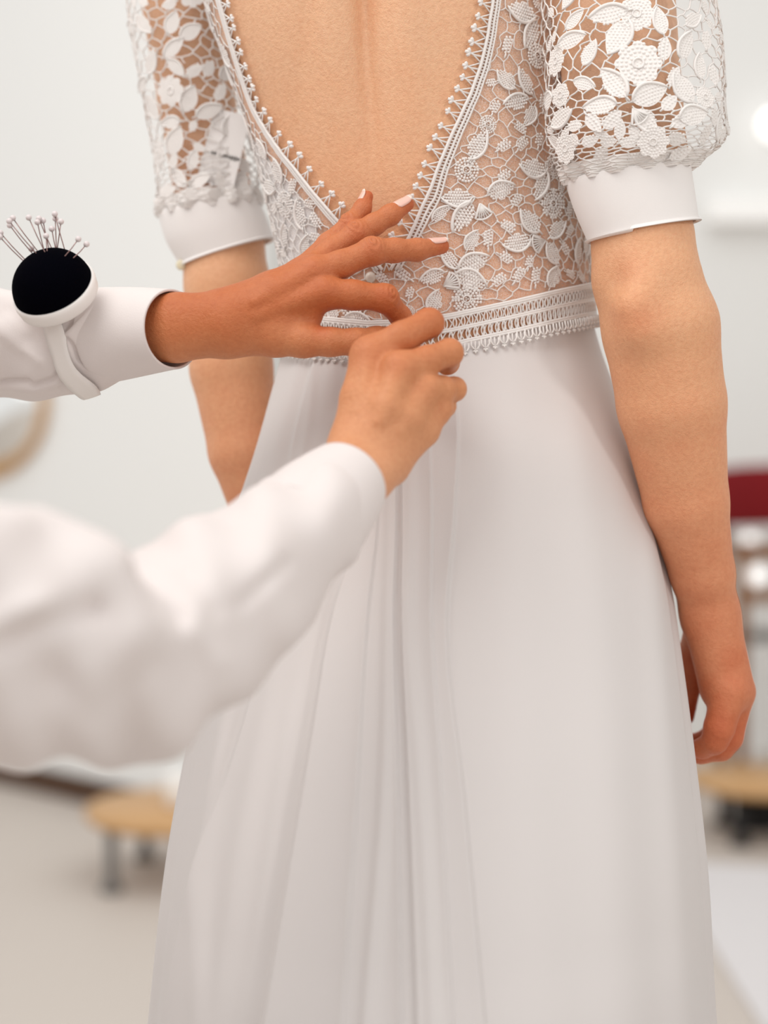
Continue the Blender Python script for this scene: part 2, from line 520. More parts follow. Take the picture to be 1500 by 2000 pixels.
# ---------------------------------------------------------------- ring surfaces (torso, sleeves, skirt)
class Rings:
    """stack of (super)ellipse rings; theta 0 faces the camera, + is to the right"""
    def __init__(s, C, U, Wv, n=2.0):
        s.C = np.array(C); s.U = np.array(U); s.W = np.array(Wv); s.n = n
        s.t = np.arange(len(C), dtype=float)
        s.off = None

    def ev(s, th, v, off=0.0):
        th = np.asarray(th, float); v = np.asarray(v, float)
        th, v = np.broadcast_arrays(th, v)
        C = cr(s.t, s.C, v); U = cr(s.t, s.U, v); Wv = cr(s.t, s.W, v)
        e = 2.0 / s.n
        sn = np.sign(np.sin(th)) * np.abs(np.sin(th)) ** e; cn = np.sign(np.cos(th)) * np.abs(np.cos(th)) ** e
        p = C + U * sn[..., None] + Wv * cn[..., None]
        if s.off is not None or np.any(off):
            nU = np.linalg.norm(U, axis=-1, keepdims=True); nW = np.linalg.norm(Wv, axis=-1, keepdims=True)
            nr = U / nU**2 * sn[..., None] + Wv / nW**2 * cn[..., None]
            nr /= np.linalg.norm(nr, axis=-1, keepdims=True)
            o = np.asarray(off, float)
            if s.off is not None: o = o + s.off(p, th, v)
            p = p + nr * np.broadcast_to(o, th.shape)[..., None]
        return p

    def frame(s, th, v, off=0.0):
        e = 1e-3
        p = s.ev(th, v, off)
        a = s.ev(th + e, v, off) - s.ev(th - e, v, off)
        b = s.ev(th, v - e, off) - s.ev(th, v + e, off)      # v grows downwards, b points up
        a = a / np.linalg.norm(a, axis=-1, keepdims=True)
        n = np.cross(b, a)
        n = -n / np.linalg.norm(n, axis=-1, keepdims=True)
        n = np.where((np.einsum('...i,...i->...', n, p - cr(s.t, s.C, v)) < 0)[..., None], -n, n)
        return p, a, np.cross(n, a), n

    def grid_inv(s):
        s.gt, s.gv = np.meshgrid(np.linspace(-1.5, 1.5, 361), np.linspace(0, s.t[-1], 321), indexing='ij')
        x, y, _ = PIX(s.ev(s.gt, s.gv)); s.gx = x; s.gy = y

    def inv(s, px, py):
        k = np.argmin((s.gx - px)**2 + (s.gy - py)**2)
        return s.gt.flat[k], s.gv.flat[k]

    def sheet(s, th, v, off=0.0, closed=False):
        T, V2 = np.meshgrid(th, v, indexing='ij')
        p = s.ev(T, V2, off)
        nt, nv = T.shape
        i, j = np.meshgrid(np.arange(nt if closed else nt - 1), np.arange(nv - 1), indexing='ij')
        i2 = (i + 1) % nt
        f = np.stack([i * nv + j, i * nv + j + 1, i2 * nv + j + 1, i2 * nv + j], -1).reshape(-1, 4)
        return p.reshape(-1, 3), f, T, V2


def hring(py, L, R, Dc, b, tilt=0.0):
    cx = (L + R) / 2; hw = (R - L) / 2
    return (P(cx, py, Dc), hw / F_PX * Dc * np.array([1, 0, 0]) + np.array([0, 0, tilt]), np.array([0, -b, 0.0]))


def rings(rows, n=2.0):
    q = [hring(*r) for r in rows]
    return Rings([a[0] for a in q], [a[1] for a in q], [a[2] for a in q], n)


# ================================================================= the bride
TORSO_ROWS = [(-300, 310, 1130, 1.70, .108), (-120, 365, 1110, 1.70, .107), (0, 402, 1098, 1.70, .106), (120, 443, 1105, 1.702, .105),
              (250, 488, 1122, 1.706, .103), (360, 516, 1138, 1.710, .101), (450, 537, 1145, 1.714, .099),
              (560, 556, 1150, 1.718, .098), (660, 556, 1158, 1.718, .100), (780, 545, 1180, 1.712, .108), (920, 520, 1210, 1.705, .122)]
TORSO = rings(TORSO_ROWS, 2.25)
SPINE = ([-300, 0, 120, 300, 460, 600], [715, 718, 722, 735, 752, 770])


def back_relief(p, th, v):
    x, y, _ = PIX(p)
    xs = np.interp(y, *SPINE)
    fade = np.clip((520 - y) / 520, 0, 1) ** 1.2
    facing = np.clip(np.cos(th), 0, 1)
    g = -0.0060 * np.exp(-((x - xs + 6) / 17.0)**2) - 0.0032 * np.exp(-((x - xs) / 46.0)**2)
    ridge = 0.0032 * np.exp(-((x - xs - 74) / 42.0)**2) + 0.0032 * np.exp(-((x - xs + 70) / 40.0)**2)
    scap = 0.0045 * np.exp(-((x - xs - 190) / 70.0)**2 - ((y + 60) / 150.0)**2) + 0.0035 * np.exp(-((x - xs + 150) / 50.0)**2 - ((y + 40) / 160.0)**2)
    rib = -0.0022 * np.exp(-((x - xs + 118) / 16.0)**2 - ((y - 60) / 130.0)**2)
    return 2.2 * (fade * (g + ridge + rib) + scap) * facing


TORSO.off = back_relief
TORSO.grid_inv()

BAND = ([540, 640, 720, 800, 880, 1000, 1080, 1150, 1170], [640, 652, 660, 657, 645, 619, 600, 585, 580])     # centre line of the waistband in the picture

zC = TORSO.C[::-1, 2]


def torso_sdf(p):
    z = p[:, 2]
    v = np.interp(z, zC, np.arange(len(zC))[::-1].astype(float))
    C = cr(TORSO.t, TORSO.C, v); a = cr(TORSO.t, TORSO.U, v)[:, 0]; b = -cr(TORSO.t, TORSO.W, v)[:, 1]
    x = (p[:, 0] - C[:, 0]) / a; y = (p[:, 1] - C[:, 1]) / b
    n = TORSO.n
    r = (np.abs(x)**n + np.abs(y)**n) ** (1 / n)
    th = np.arctan2(x, -y)
    d = (r - 1) * (a * np.abs(x) + b * np.abs(y) + 1e-6) / (np.abs(x) + np.abs(y) + 1e-6)
    d = d - back_relief(p, th, v)
    return np.maximum(d, z - zC[-1] + 0.002)


R_ARM = [J(1190, -330, 1.675, 128), J(1194, -60, 1.645, 120), J(1216, 180, 1.622, 114), J(1240, 320, 1.612, 103), J(1250, 400, 1.605, 93)]
R_FORE = [J(1250, 400, 1.605, 93), J(1256, 460, 1.603, 95), J(1256, 480, 1.602, 98), J(1262, 540, 1.600, 104), J(1290, 640, 1.602, 113), J(1312, 790, 1.612, 105), J(1340, 980, 1.634, 82), J(1372, 1120, 1.655, 62), J(1386, 1200, 1.668, 53)]
R_HAND = {
    'palm': [[J(1386, 1195, 1.668, 53), J(1412, 1345, 1.668, 46)], [J(1390, 1210, 1.69, 48), J(1432, 1340, 1.70, 36)],
             [J(1390, 1210, 1.665, 46), J(1436, 1350, 1.668, 38)]],
    'fingers': [
        [J(1424, 1352, 1.655, 36), J(1404, 1424, 1.652, 30), J(1396, 1448, 1.654, 25), J(1372, 1462, 1.664, 20), J(1346, 1462, 1.674, 15)],
        [J(1440, 1352, 1.678, 34), J(1424, 1440, 1.676, 27), J(1408, 1462, 1.678, 24), J(1368, 1472, 1.684, 20), J(1338, 1468, 1.690, 15)],
        [J(1438, 1345, 1.702, 34), J(1420, 1435, 1.702, 27), J(1402, 1458, 1.704, 24), J(1362, 1468, 1.708, 20), J(1335, 1460, 1.712, 15)],
        [J(1428, 1335, 1.724, 32), J(1406, 1420, 1.726, 26), J(1388, 1442, 1.727, 22), J(1356, 1452, 1.730, 18), J(1332, 1446, 1.732, 14)],
        [J(1378, 1215, 1.70, 40), J(1356, 1275, 1.722, 30), J(1346, 1335, 1.73, 24), J(1340, 1400, 1.73, 17)]]}
L_ARM = [J(345, -330, 1.77, 100), J(345, -60, 1.80, 80), J(384, 200, 1.818, 74), J(424, 420, 1.812, 76), J(434, 480, 1.808, 80), J(444, 560, 1.805, 83),
         J(452, 720, 1.80, 80), J(478, 880, 1.795, 70), J(520, 1040, 1.80, 52), J(545, 1110, 1.81, 44)]
L_HAND = {'palm': [[J(545, 1110, 1.81, 42), J(600, 1230, 1.83, 34)], [J(540, 1115, 1.83, 40), J(570, 1240, 1.85, 34)]],
          'fingers': [[J(610 - 14 * k, 1232, 1.825 + .02 * k, 22), J(640 - 16 * k, 1300, 1.835 + .02 * k, 20), J(660 - 14 * k, 1350, 1.86 + .02 * k, 15)] for k in range(4)]
          + [[J(560, 1140, 1.80, 28), J(615, 1190, 1.80, 22), J(650, 1240, 1.81, 16)]]}


def hand_sdf(p, H, base, kp=0.012, kf=0.007, kw=0.0025):
    palm = base
    for c in H['palm']: palm = smin(palm, chain(p, c, 0.004), kp)
    res = palm
    for c in H['fingers']:
        res = np.minimum(res, smin(palm, chain(p, c, 0.004), kf))
    return res


def bride_sdf(p):
    d = torso_sdf(p)
    d = d + .007 * np.clip((PIX(p)[1] - np.interp(PIX(p)[0], *BAND) - 20) / 40, 0, 1)
    ra = chain(p, R_ARM[:-1] + R_FORE, 0.006)
    # elbow bone and its hollow
    ra = smin(ra, seg(p, P(1236, 600, 1.558), P(1250, 640, 1.562), 0.009, 0.008), 0.03)
    ra = ra + 0.0035 * np.exp(-((p - P(1262, 560, 1.557))**2).sum(1) / 0.016**2) * -1
    ra = ra + 0.0040 * np.exp(-((p - P(1200, 545, 1.56))**2).sum(1) / 0.014**2)
    ra = hand_sdf(p, R_HAND, ra)
    ra = crease(ra, p, P(1378, 1212, 1.63), unit(P(1386, 1260, 1.63) - P(1380, 1180, 1.63)), TOCAM, 0.0009, 0.011, 0.022)
    la = hand_sdf(p, L_HAND, chain(p, L_ARM, 0.006))
    sh = smin(d, seg(p, P(1215, -330, 1.665), P(900, -330, 1.70), .055, .06), .05)
    sh = smin(sh, seg(p, P(345, -330, 1.76), P(600, -330, 1.70), .055, .06), .05)
    return smin(sh, np.minimum(ra, la), 0.01)


lo = np.array([min(P(250, 0, 1.8)[0], P(300, 0, 1.8)[0]), 1.5, P(0, 1500, 1.66)[2] - 0.01])
hi = np.array([P(1490, 0, 1.7)[0] + .01, 1.98, P(0, -330, 1.7)[2] + 0.06])
bv, bf = surface(bride_sdf, lo, hi, 0.0027, 2)


def legs_sdf(p):
    d = None
    for s in (-1, 1):
        hip = P(865 + s * 150, 960, 1.70); hip2 = np.array([hip[0], hip[1] + 0.02, 0.82])
        foot = np.array([hip[0] * .8 + .01, hip[1] + .02, 0.40])
        c = chain(p, [(hip, .085), (hip2, .06), (foot, .038), (foot + np.array([0, 0.0, -.07]), .03), (foot + np.array([s * .02, .15, -.075]), .022)], .03)
        d = c if d is None else smin(d, c, .02)
    return d


lv, lf = surface(legs_sdf, (-.2, 1.55, .28), (.3, 2.1, 1.2), 0.012, 1)
bride = obj('person', mesh_np('bride_body', np.concatenate([bv, lv]), np.concatenate([bf, lf + len(bv)])), M['bride_skin'])
flush(bride.data, [(c[-1][0], .014, .7) for c in R_HAND['fingers']] + [(c[1][0], .016, .5) for c in R_HAND['fingers']] + [(P(1252, 625, 1.555), .018, .45), (P(1218, 520, 1.555), .016, .3)])
tag(bride, 'woman standing with her back turned in a white low-backed lace wedding dress', 'person')

# ---- lace kit: shared meshes in the XY plane, Z outwards
def bead(mb, x, y, r, h=0.8):
    v = [(x + r * math.cos(a), y + r * math.sin(a), 0) for a in [k * math.pi / 3 for k in range(6)]] + \
        [(x + .62 * r * math.cos(a), y + .62 * r * math.sin(a), r * h * .75) for a in [k * math.pi / 3 for k in range(6)]] + [(x, y, r * h)]
    f = [(k, (k + 1) % 6, 6 + (k + 1) % 6, 6 + k) for k in range(6)] + [(6 + k, 6 + (k + 1) % 6, 12) for k in range(6)]
    mb.add(v, f)


def leaf_halfwidth(u, w): return w * (math.sin(math.pi * min(max(u, 0), 1) ** 0.85) ** 0.85)


def make_leaf(L, Wd, solid, rim, name='lace_leaf'):
    mb = MB(); pitch = 0.0024; r = 0.00118
    nr = int(Wd / 2 / pitch)
    for k in range(-nr, nr + 1):
        y = k * pitch; us = []
        n = int(L / (pitch * .93))
        for i in range(n + 1):
            u = (i + (0.5 if k % 2 else 0)) / n
            if u <= 1 and leaf_halfwidth(u, Wd / 2) >= abs(y) + 0.0002: us.append(u)
        for u in us: bead(mb, u * L, y + 0.0012 * math.sin(u * 3.1), r * random.uniform(.85, 1.1))
        if len(us) > 1:
            a, b = us[0] * L, us[-1] * L; w = .0004
            mb.add([(a, y - w, .0002), (b, y - w, .0002), (b, y + w, .0002), (a, y + w, .0002)], [(0, 1, 2, 3)])
    if solid:
        n = 14; v = []; f = []
        for i in range(n + 1):
            u = i / n; h = leaf_halfwidth(u, Wd / 2)
            v += [(u * L, -h, .0004), (u * L, h, .0004)]
        f = [(2 * i, 2 * i + 2, 2 * i + 3, 2 * i + 1) for i in range(n)]
        mb.add(v, f)
    if rim:
        pts = [(u * L * 1.02, rim * leaf_halfwidth(u, Wd / 2 * 1.06), .0005) for u in np.linspace(0, 1, 12)]
        mb.tube(pts, [.0006] + [.0013] * 9 + [.0011, .0005], 5)
    # stalk
    mb.tube([(-.12 * L, 0, .0003), (0, 0, .0004), (.1 * L, 0, .0004)], .0007, 4)
    return mb.mesh(name)


def make_flower(R, solid, petals=8):
    mb = MB(); pitch = .0024
    for ring_r in np.arange(.0042, R, pitch):
        n = int(2 * math.pi * ring_r / pitch)
        for i in range(n):
            a = 2 * math.pi * i / n
            if ring_r < R * (0.80 + .24 * abs(math.cos(petals * a / 2))): bead(mb, ring_r * math.cos(a), ring_r * math.sin(a), 0.00118 * random.uniform(.9, 1.1))
    for k in range(3): bead(mb, .0011 * math.cos(k * 2.1), .0011 * math.sin(k * 2.1), .0008)
    mb.tube([(.0029 * math.cos(a), .0029 * math.sin(a), .0006) for a in np.linspace(0, 2 * math.pi, 14)[:-1]], .0007, 5, closed=True)
    if solid:
        n = 40
        v = [(0, 0, .0003)] + [(R * (.78 + .24 * abs(math.cos(petals * a / 2))) * math.cos(a), R * (.78 + .24 * abs(math.cos(petals * a / 2))) * math.sin(a), .0003) for a in [2 * math.pi * i / n for i in range(n)]]
        mb.add(v, [(0, 1 + i, 1 + (i + 1) % n) for i in range(n)])
    else:
        for k in range(petals):
            a = 2 * math.pi * k / petals
            mb.tube([(.003 * math.cos(a), .003 * math.sin(a), .0003), (R * .9 * math.cos(a), R * .9 * math.sin(a), .0003)], .0005, 4)
    return mb.mesh('lace_flower')


def make_fan():
    mb = MB()
    for k in range(7):
        a = math.radians(-36 + 12 * k)
        mb.tube([(0, 0, .0005), (.006 * math.cos(a), .006 * math.sin(a), .0007), (.011 * math.cos(a), .011 * math.sin(a), .0004)], [.0005, .0006, .0008], 4)
    pts = [(.0115 * math.cos(a), .0115 * math.sin(a), .0006) for a in np.radians(np.linspace(-40, 40, 9))]
    mb.tube([(-.001, 0, .0005)] + pts + [(-.001, 0, .0005)], .0008, 5)
    return mb.mesh('lace_fan')


KIT = {}
for sol in (0, 1):
    KIT['leaf', sol] = [make_leaf(.0265, .0125, sol, 1), make_leaf(.0265, .0125, sol, -1), make_leaf(.027, .016, sol, 1)]
    KIT['small', sol] = [make_leaf(.0165, .0088, sol, 0), make_leaf(.0145, .0092, sol, 0)]
    KIT['flower', sol] = [make_flower(.0128, sol), make_flower(.0112, sol, 7)]
KIT['fan', 0] = KIT['fan', 1] = [make_fan()]


def place(name, me, mat, parent, p, a, b, n, ang, scale=1.0, center=0.0):
    """rigid copy: local x along angle ang in the tangent plane"""
    x = math.cos(ang) * a + math.sin(ang) * b; y = np.cross(n, x)
    o = obj(name, me, mat, parent)
    p = p - x * center * scale
    m = Matrix(((x[0] * scale, y[0] * scale, n[0] * scale, p[0]), (x[1] * scale, y[1] * scale, n[1] * scale, p[1]),
                (x[2] * scale, y[2] * scale, n[2] * scale, p[2]), (0, 0, 0, 1)))
    o.matrix_world = m if parent is None else m
    o.matrix_basis = (o.matrix_parent_inverse.inverted() @ parent_world(parent).inverted() @ m) if parent else m
    return o


def lace_field(RS, parent, motifs, solid, inside, off, fill, th_rng, v_rng, sx, sy, cell, thread_r, seed, maxn=290, edge=None):
    """motifs: (px,py,kind,angle,len px / radius px); fill: number of random tries; sx, sy metres per theta / v"""
    r = random.Random(seed)
    placed = []          # (s,t,radius)
    cnt = 0

    def put(kind, th, v, ang, size_m):
        nonlocal cnt
        if kind == 'leaf':
            if size_m < .019: kind = 'small'
        me = r.choice(KIT[kind, solid])
        base = {'leaf': .0265, 'small': .0155, 'flower': .0122, 'fan': .0115}[kind]
        p, a, b, n = RS.frame(np.array(th), np.array(v), off)
        nm = {'leaf': 'lace_leaf', 'small': 'lace_leaf', 'flower': 'lace_flower', 'fan': 'lace_fan'}[kind]
        sc = size_m / base
        place(nm, me, M['lace'], parent, p, a, b, n, ang, sc, base / 2 if kind in ('leaf', 'small') else 0)
        placed.append((th * sx, v * sy, size_m * (.40 if kind in ('leaf', 'small') else .85)))
        cnt += 1

    for (px, py, kind, ang, ln) in motifs:
        th, v = RS.inv(px, py)
        d = 1.6
        put(kind, th, v, math.radians(ang), ln / F_PX * d * 1.12)
    for _ in range(fill):
        if cnt >= maxn: break
        th = r.uniform(*th_rng) * .86; v = r.uniform(*v_rng)
        kind = r.choices(['leaf', 'small', 'flower'], [3, 6, 1.2])[0]
        size = {'leaf': r.uniform(.022, .028), 'small': r.uniform(.013, .018), 'flower': r.uniform(.010, .0125)}[kind]
        rad = size * (.45 if kind != 'flower' else 1.0)
        if not inside(th, v, .5 * size): continue
        if any((th * sx - q[0])**2 + (v * sy - q[1])**2 < (rad + q[2])**2 * 1.02 for q in placed): continue
        put(kind, th, v, r.uniform(0, 6.28), size)
    # bars: a net of irregular hexagons between the motifs
    mb = MB(); dx = cell; dy = cell * 1.5 / math.sqrt(3) * 1.0
    s0, s1 = th_rng[0] * sx, th_rng[1] * sx; t0, t1 = v_rng[0] * sy, v_rng[1] * sy
    pts = {}

    def vert(i, j):      # brick-wall hexagon lattice
        if (i, j) not in pts:
            x = s0 + i * cell * .5 * 1.73; y = t0 + j * cell * 1.0 + (((i + j) % 2) * 2 - 1) * cell * .22
            pts[i, j] = (x + r.uniform(-.25, .25) * cell, y + r.uniform(-.25, .25) * cell)
        return pts[i, j]
    ni = int((s1 - s0) / (cell * .866)) + 1; nj = int((t1 - t0) / cell) + 1
    segs = []
    for i in range(ni):
        for j in range(nj):
            segs.append((vert(i, j), vert(i + 1, j)))
            if (i + j) % 2 == 1: segs.append((vert(i, j), vert(i, j + 1)))
    Q = np.array(placed) if placed else np.zeros((0, 3))
    for a, b in segs:
        ok = True
        for q in (a, b):
            if not inside(q[0] / sx, q[1] / sy, 0.0): ok = False
        if not ok: continue
        m = ((a[0] + b[0]) / 2, (a[1] + b[1]) / 2)
        if len(Q) and np.any((Q[:, 0] - m[0])**2 + (Q[:, 1] - m[1])**2 < (Q[:, 2] * .60)**2): continue
        bx = r.uniform(-.12, .12) * cell; by = r.uniform(-.12, .12) * cell
        th = np.array([a[0], m[0] + bx, b[0]]) / sx; v = np.array([a[1], m[1] + by, b[1]]) / sy
        mb.tube(RS.ev(th, np.clip(v, 0, RS.t[-1]), off), thread_r, 4, caps=False)
    o = mb.build('lace_net', M['lace'], parent)
    tag(o, kind='stuff')
    return o


# ---- bodice
NECK_R = ([-300, -40, 0, 70, 130, 185, 235, 280, 325, 370, 425, 480, 530], [990, 966, 960, 950, 937, 917, 895, 874, 857, 840, 817, 792, 762])
NECK_L = ([-300, -40, 0, 75, 140, 205, 240, 280, 320, 360, 410, 455, 500, 530], [365, 424, 434, 455, 475, 497, 515, 540, 571, 602, 643, 683, 722, 752])


def band_v(th, dpy):
    """v on the torso where the band centre (+dpy pixels) passes at angle th"""
    th = np.asarray(th, float)
    x, _, _ = PIX(TORSO.ev(th, np.full_like(th, 7.4)))
    py = np.interp(x, *BAND) + dpy
    zz = P(np.full_like(py, 850), py, np.full_like(py, 1.65))[..., 2]
    zz = np.where(np.abs(th) > 1.5, zz, zz)
    _p = TORSO.ev(th, np.full_like(th, 7.4))
    pz = CAM_H - (_p[..., 1]) * SP / CP * 0 + 0
    # find v whose projected row is py
    v = np.full_like(th, 7.5); lo_ = np.full_like(th, 4.0); hi_ = np.full_like(th, 9.9)
    for _ in range(22):
        v = (lo_ + hi_) / 2
        _, y, _ = PIX(TORSO.ev(th, v))
        lo_ = np.where(y < py, v, lo_); hi_ = np.where(y < py, hi_, v)
    return v


_bt = np.linspace(-3.2, 3.2, 241); _bv0 = band_v(_bt, -32.0)


def bodice_inside(th, v, margin):
    if v > np.interp(th, _bt, _bv0) - margin / .05 * .5: return False
    if abs(th) > 1.5: return True
    p = TORSO.ev(np.array(th), np.array(v)); x, y, _ = PIX(p); mp = margin * 2200
    if y > 532: return True
    return x > np.interp(y, *NECK_R) + 9 + mp or x < np.interp(y, *NECK_L) - 9 - mp


# tulle ground under the lace (trimmed to the neckline), lining of the left side and front
def trimmed(th, v, off, keep, name, mat, parent, thick=0):
    p, f, T, V2 = TORSO.sheet(th, v, off)
    k = keep(T, V2, p.reshape(T.shape + (3,))).reshape(-1)
    f = f[k[f].all(1)]
    used = np.unique(f); mp = np.full(len(p), -1); mp[used] = np.arange(len(used))
    return obj(name, mesh_np(name, p[used], mp[f]), mat, parent)


def keep_bodice(T, V2, p):
    x, y, _ = PIX(p)
    m = (x > np.interp(y, *NECK_R) + 2) | (x < np.interp(y, *NECK_L) - 2) | (y > 530) | (np.abs(T) > 1.5)
    return m & (V2 < np.interp(T, _bt, _bv0) + .05)


bodice = trimmed(np.linspace(-3.15, 3.15, 620), np.linspace(.2, 8.2, 330), .0015, keep_bodice, 'bodice', M['tulle'], bride)
tag(bodice, 'sheer tulle bodice covered with white guipure lace')


def keep_lining(T, V2, p):
    x, y, _ = PIX(p)
    m = ((x < np.interp(y, *NECK_L) - np.interp(y, [0, 250, 420, 470], [45, 40, 30, 26])) & (x < 622) & (T < 0)) | (np.abs(T) > 1.5)
    return m & (V2 < np.interp(T, _bt, _bv0) + .05)


tag(trimmed(np.linspace(-3.15, 3.15, 480), np.linspace(.2, 8.2, 240), .0008, keep_lining, 'bodice_lining', M['lining'], bodice), 'opaque white lining')

MOT_BODICE = [(910, 332, 'flower', 0, 27), (892, 385, 'leaf', 180, 54), (936, 400, 'fan', -70, 26), (904, 426, 'leaf', 238, 64), (977, 372, 'leaf', 20, 54),
              (1039, 326, 'leaf', 170, 56), (1053, 362, 'leaf', 245, 58), (1077, 397, 'flower', 0, 27), (1034, 432, 'leaf', 135, 54), (1085, 447, 'leaf', 40, 50),
              (1008, 473, 'leaf', 190, 54), (921, 470, 'leaf', 60, 42), (955, 467, 'small', 85, 36), (989, 442, 'small', -25, 36), (1008, 391, 'small', 50, 34),
              (986, 344, 'small', 35, 36), (860, 417, 'leaf', 40, 42), (877, 505, 'leaf', 130, 48), (922, 516, 'leaf', 25, 60), (918, 549, 'leaf', -20, 60),
              (910, 584, 'flower', 0, 27), (986, 505, 'small', -30, 36), (1034, 512, 'small', 70, 32), (1077, 493, 'leaf', 125, 46), (1080, 543, 'leaf', 60, 46),
              (1012, 540, 'small', 50, 36), (1046, 540, 'small', 80, 36), (974, 549, 'small', 35, 36), (1109, 537, 'small', -20, 30), (1126, 490, 'leaf', 80, 50),
              (1109, 455, 'small', 50, 32), (1060, 470, 'fan', 200, 26), (789, 535, 'small', 140, 38), (802, 573, 'small', 75, 30), (798, 611, 'flower', 0, 15), (842, 540, 'leaf', 200, 48),
              (850, 590, 'leaf', 70, 46), (868, 560, 'fan', 30, 26), (1109, 411, 'small', 70, 34),
              (1016, 24, 'leaf', 170, 62), (1034, 66, 'leaf', 240, 62), (1046, 112, 'flower', 0, 28), (990, 92, 'small', 70, 38), (986, 156, 'leaf', 140, 46), (1024, 158, 'leaf', 120, 54),
              (1006, 200, 'leaf', 195, 54), (1032, 226, 'leaf', 240, 42), (932, 284, 'leaf', 60, 58), (986, 286, 'small', 30, 38), (1018, 286, 'small', 45, 34),
              (950, 242, 'flower', 0, 20), (1052, 274, 'small', 70, 34), (1058, 200, 'small', 80, 34), (968, 208, 'small', 60, 34), (1012, 252, 'small', -30, 32),
              (412, 42, 'leaf', 60, 52), (446, 108, 'leaf', 110, 50), (452, 150, 'leaf', 120, 46), (484, 246, 'leaf', 100, 48), (472, 196, 'small', 80, 36), (515, 290, 'leaf', 120, 48),
              (545, 335, 'leaf', 100, 50), (560, 400, 'flower', 0, 24), (590, 420, 'leaf', 95, 56), (620, 430, 'small', 120, 34), (575, 365, 'small', 60, 34), (560, 460, 'leaf', 70, 50),
              (600, 480, 'leaf', 60, 46), (640, 470, 'small', 40, 36), (690, 520, 'leaf', 10, 50), (650, 560, 'leaf', 60, 50), (690, 600, 'flower', 0, 26), (735, 585, 'leaf', 40, 44), (700, 625, 'leaf', -10, 50)]
lace_field(TORSO, bodice, MOT_BODICE, 0, bodice_inside, .0024, 900, (-1.75, 1.75), (1.2, 8.0), .145, .047, .0088, .00062, 11, 230)

# neckline edging: cords and picots
for side, NK, sg in (('r', NECK_R, 1), ('l', NECK_L, -1)):
    ys = np.arange(-110, 531, 6.0); xs = np.interp(ys, *NK)
    k = np.ones(5) / 5; xs[2:-2] = np.convolve(xs, k, 'valid')
    tv = [TORSO.inv(x, y) for x, y in zip(xs, ys)]
    th = np.array([t[0] for t in tv]); v = np.array([t[1] for t in tv])
    th[2:-2] = np.convolve(th, k, 'valid'); v[2:-2] = np.convolve(v, k, 'valid')
    mb = MB()
    mb.tube(TORSO.ev(th, v, .0032), .0016, 6); mb.tube(TORSO.ev(th + sg * .030, v, .0030), .0012, 6); mb.tube(TORSO.ev(th + sg * .052, v, .0028), .0010, 6)
    for i in range(0, len(th) - 2, 1):
        mb.tube(TORSO.ev(np.array([th[i], th[i] + sg * .028, th[i + 1] + sg * .052]), np.array([v[i], v[i] + .02, v[i + 1]]), .0030), .0007, 4, caps=False)
    mb.build('edging_cord', M['lace'], bodice)
    if side == 'r':
        pm = MB()
        pm.tube([(0, 0, 0), (.0055, .0006, .0004), (.0085, 0, .0005)], .00065, 5)
        for a, l in ((0, .0034), (50, .0030), (-50, .0030)):
            ca, sa = math.cos(math.radians(a)), math.sin(math.radians(a))
            pm.tube([(.0082, 0, .0005), (.0082 + l * .6 * ca, l * .6 * sa, .0006), (.0082 + l * ca, l * sa, .0006)], [.0006, .0012, .0009], 5)
        pm.tube([(0, .004, 0), (.004, .0018, .0003), (.0075, 0, .0005)], .0005, 4)
        pm.tube([(0, -.004, 0), (.004, -.0018, .0003), (.0075, 0, .0005)], .0005, 4)
        PICOT = pm.mesh('picot')
    step = 4
    for i in range(1, len(th) - 1, step):
        p, a, b, n = TORSO.frame(th[i], v[i], .0028)
        tang = TORSO.ev(th[i + 1], v[i + 1], .0028) - TORSO.ev(th[i - 1], v[i - 1], .0028)
        q = unit(np.cross(n, unit(tang)))
        if q @ a * sg > 0: q = -q
        ang = math.atan2(q @ b, q @ a) + random.uniform(-.15, .15)
        place('picot', PICOT, M['lace'], bodice, p, a, b, n, ang, random.uniform(1.25, 1.5))

mb = MB(); pb = TORSO.ev(*map(np.array, TORSO.inv(727, 542)), .006)
bq = unit(CAM - pb)
Rb = np.column_stack([unit(np.cross(bq, [0, 0, 1])), np.cross(bq, unit(np.cross(bq, [0, 0, 1]))), bq])
mb.lathe([(0, -.003), (.004, -.002), (.0048, .0005), (.0036, .003), (.0015, .0042), (0, .0044)], pb, 16, Rb)
tag(mb.build('button', M['crystal'], bodice), 'small clear crystal button')

# ---- waistband
wb_obj = None
th = np.linspace(-2.2, 2.2, 260)
mb = MB()
lines = [(-31, .0013), (-27, .0013), (-23, .0009), (-2, .0012), (2, .0012), (25, .0013), (29, .0013)]
for dp, rr in lines:
    mb.tube(TORSO.ev(th, band_v(th, dp), .0042), rr, 6)
for y0, y1 in ((-23, -2), (2, 25)):
    ym, hh = (y0 + y1) / 2, (y1 - y0) / 2
    th2 = np.linspace(-2.2, 2.2, 800)
    for sgn in (1, -1):
        mb.tube(TORSO.ev(th2, band_v(th2, 0) + 0, .0040) + 0 * th2[:, None] if False else TORSO.ev(th2, band_v(th2, ym + sgn * hh * np.sin(th2 / .043 * math.pi)), .0038), .00065, 4, caps=False)
band = mb.build('waistband', M['lace'], bride)
tag(band, 'openwork white lace waistband over the skirt seam')
em = MB(); n = 14
em.tube([(.0016 * math.sin(a) * (1 - .35 * abs(math.cos(a))), .0044 * math.cos(a), .0003) for a in np.linspace(0, 2 * math.pi, n + 1)[:-1]], .0006, 5, closed=True)
EYE = em.mesh('eyelet')
sm_ = MB()
sm_.tube([(-.0034, 0, 0), (-.0036, -.004, .0004), (-.0018, -.0068, .0006), (0, -.0080, .0006), (.0018, -.0068, .0006), (.0036, -.004, .0004), (.0034, 0, 0)], .0008, 5)
sm_.tube([(0, 0, 0), (0, -.0085, .0005)], .0007, 5)
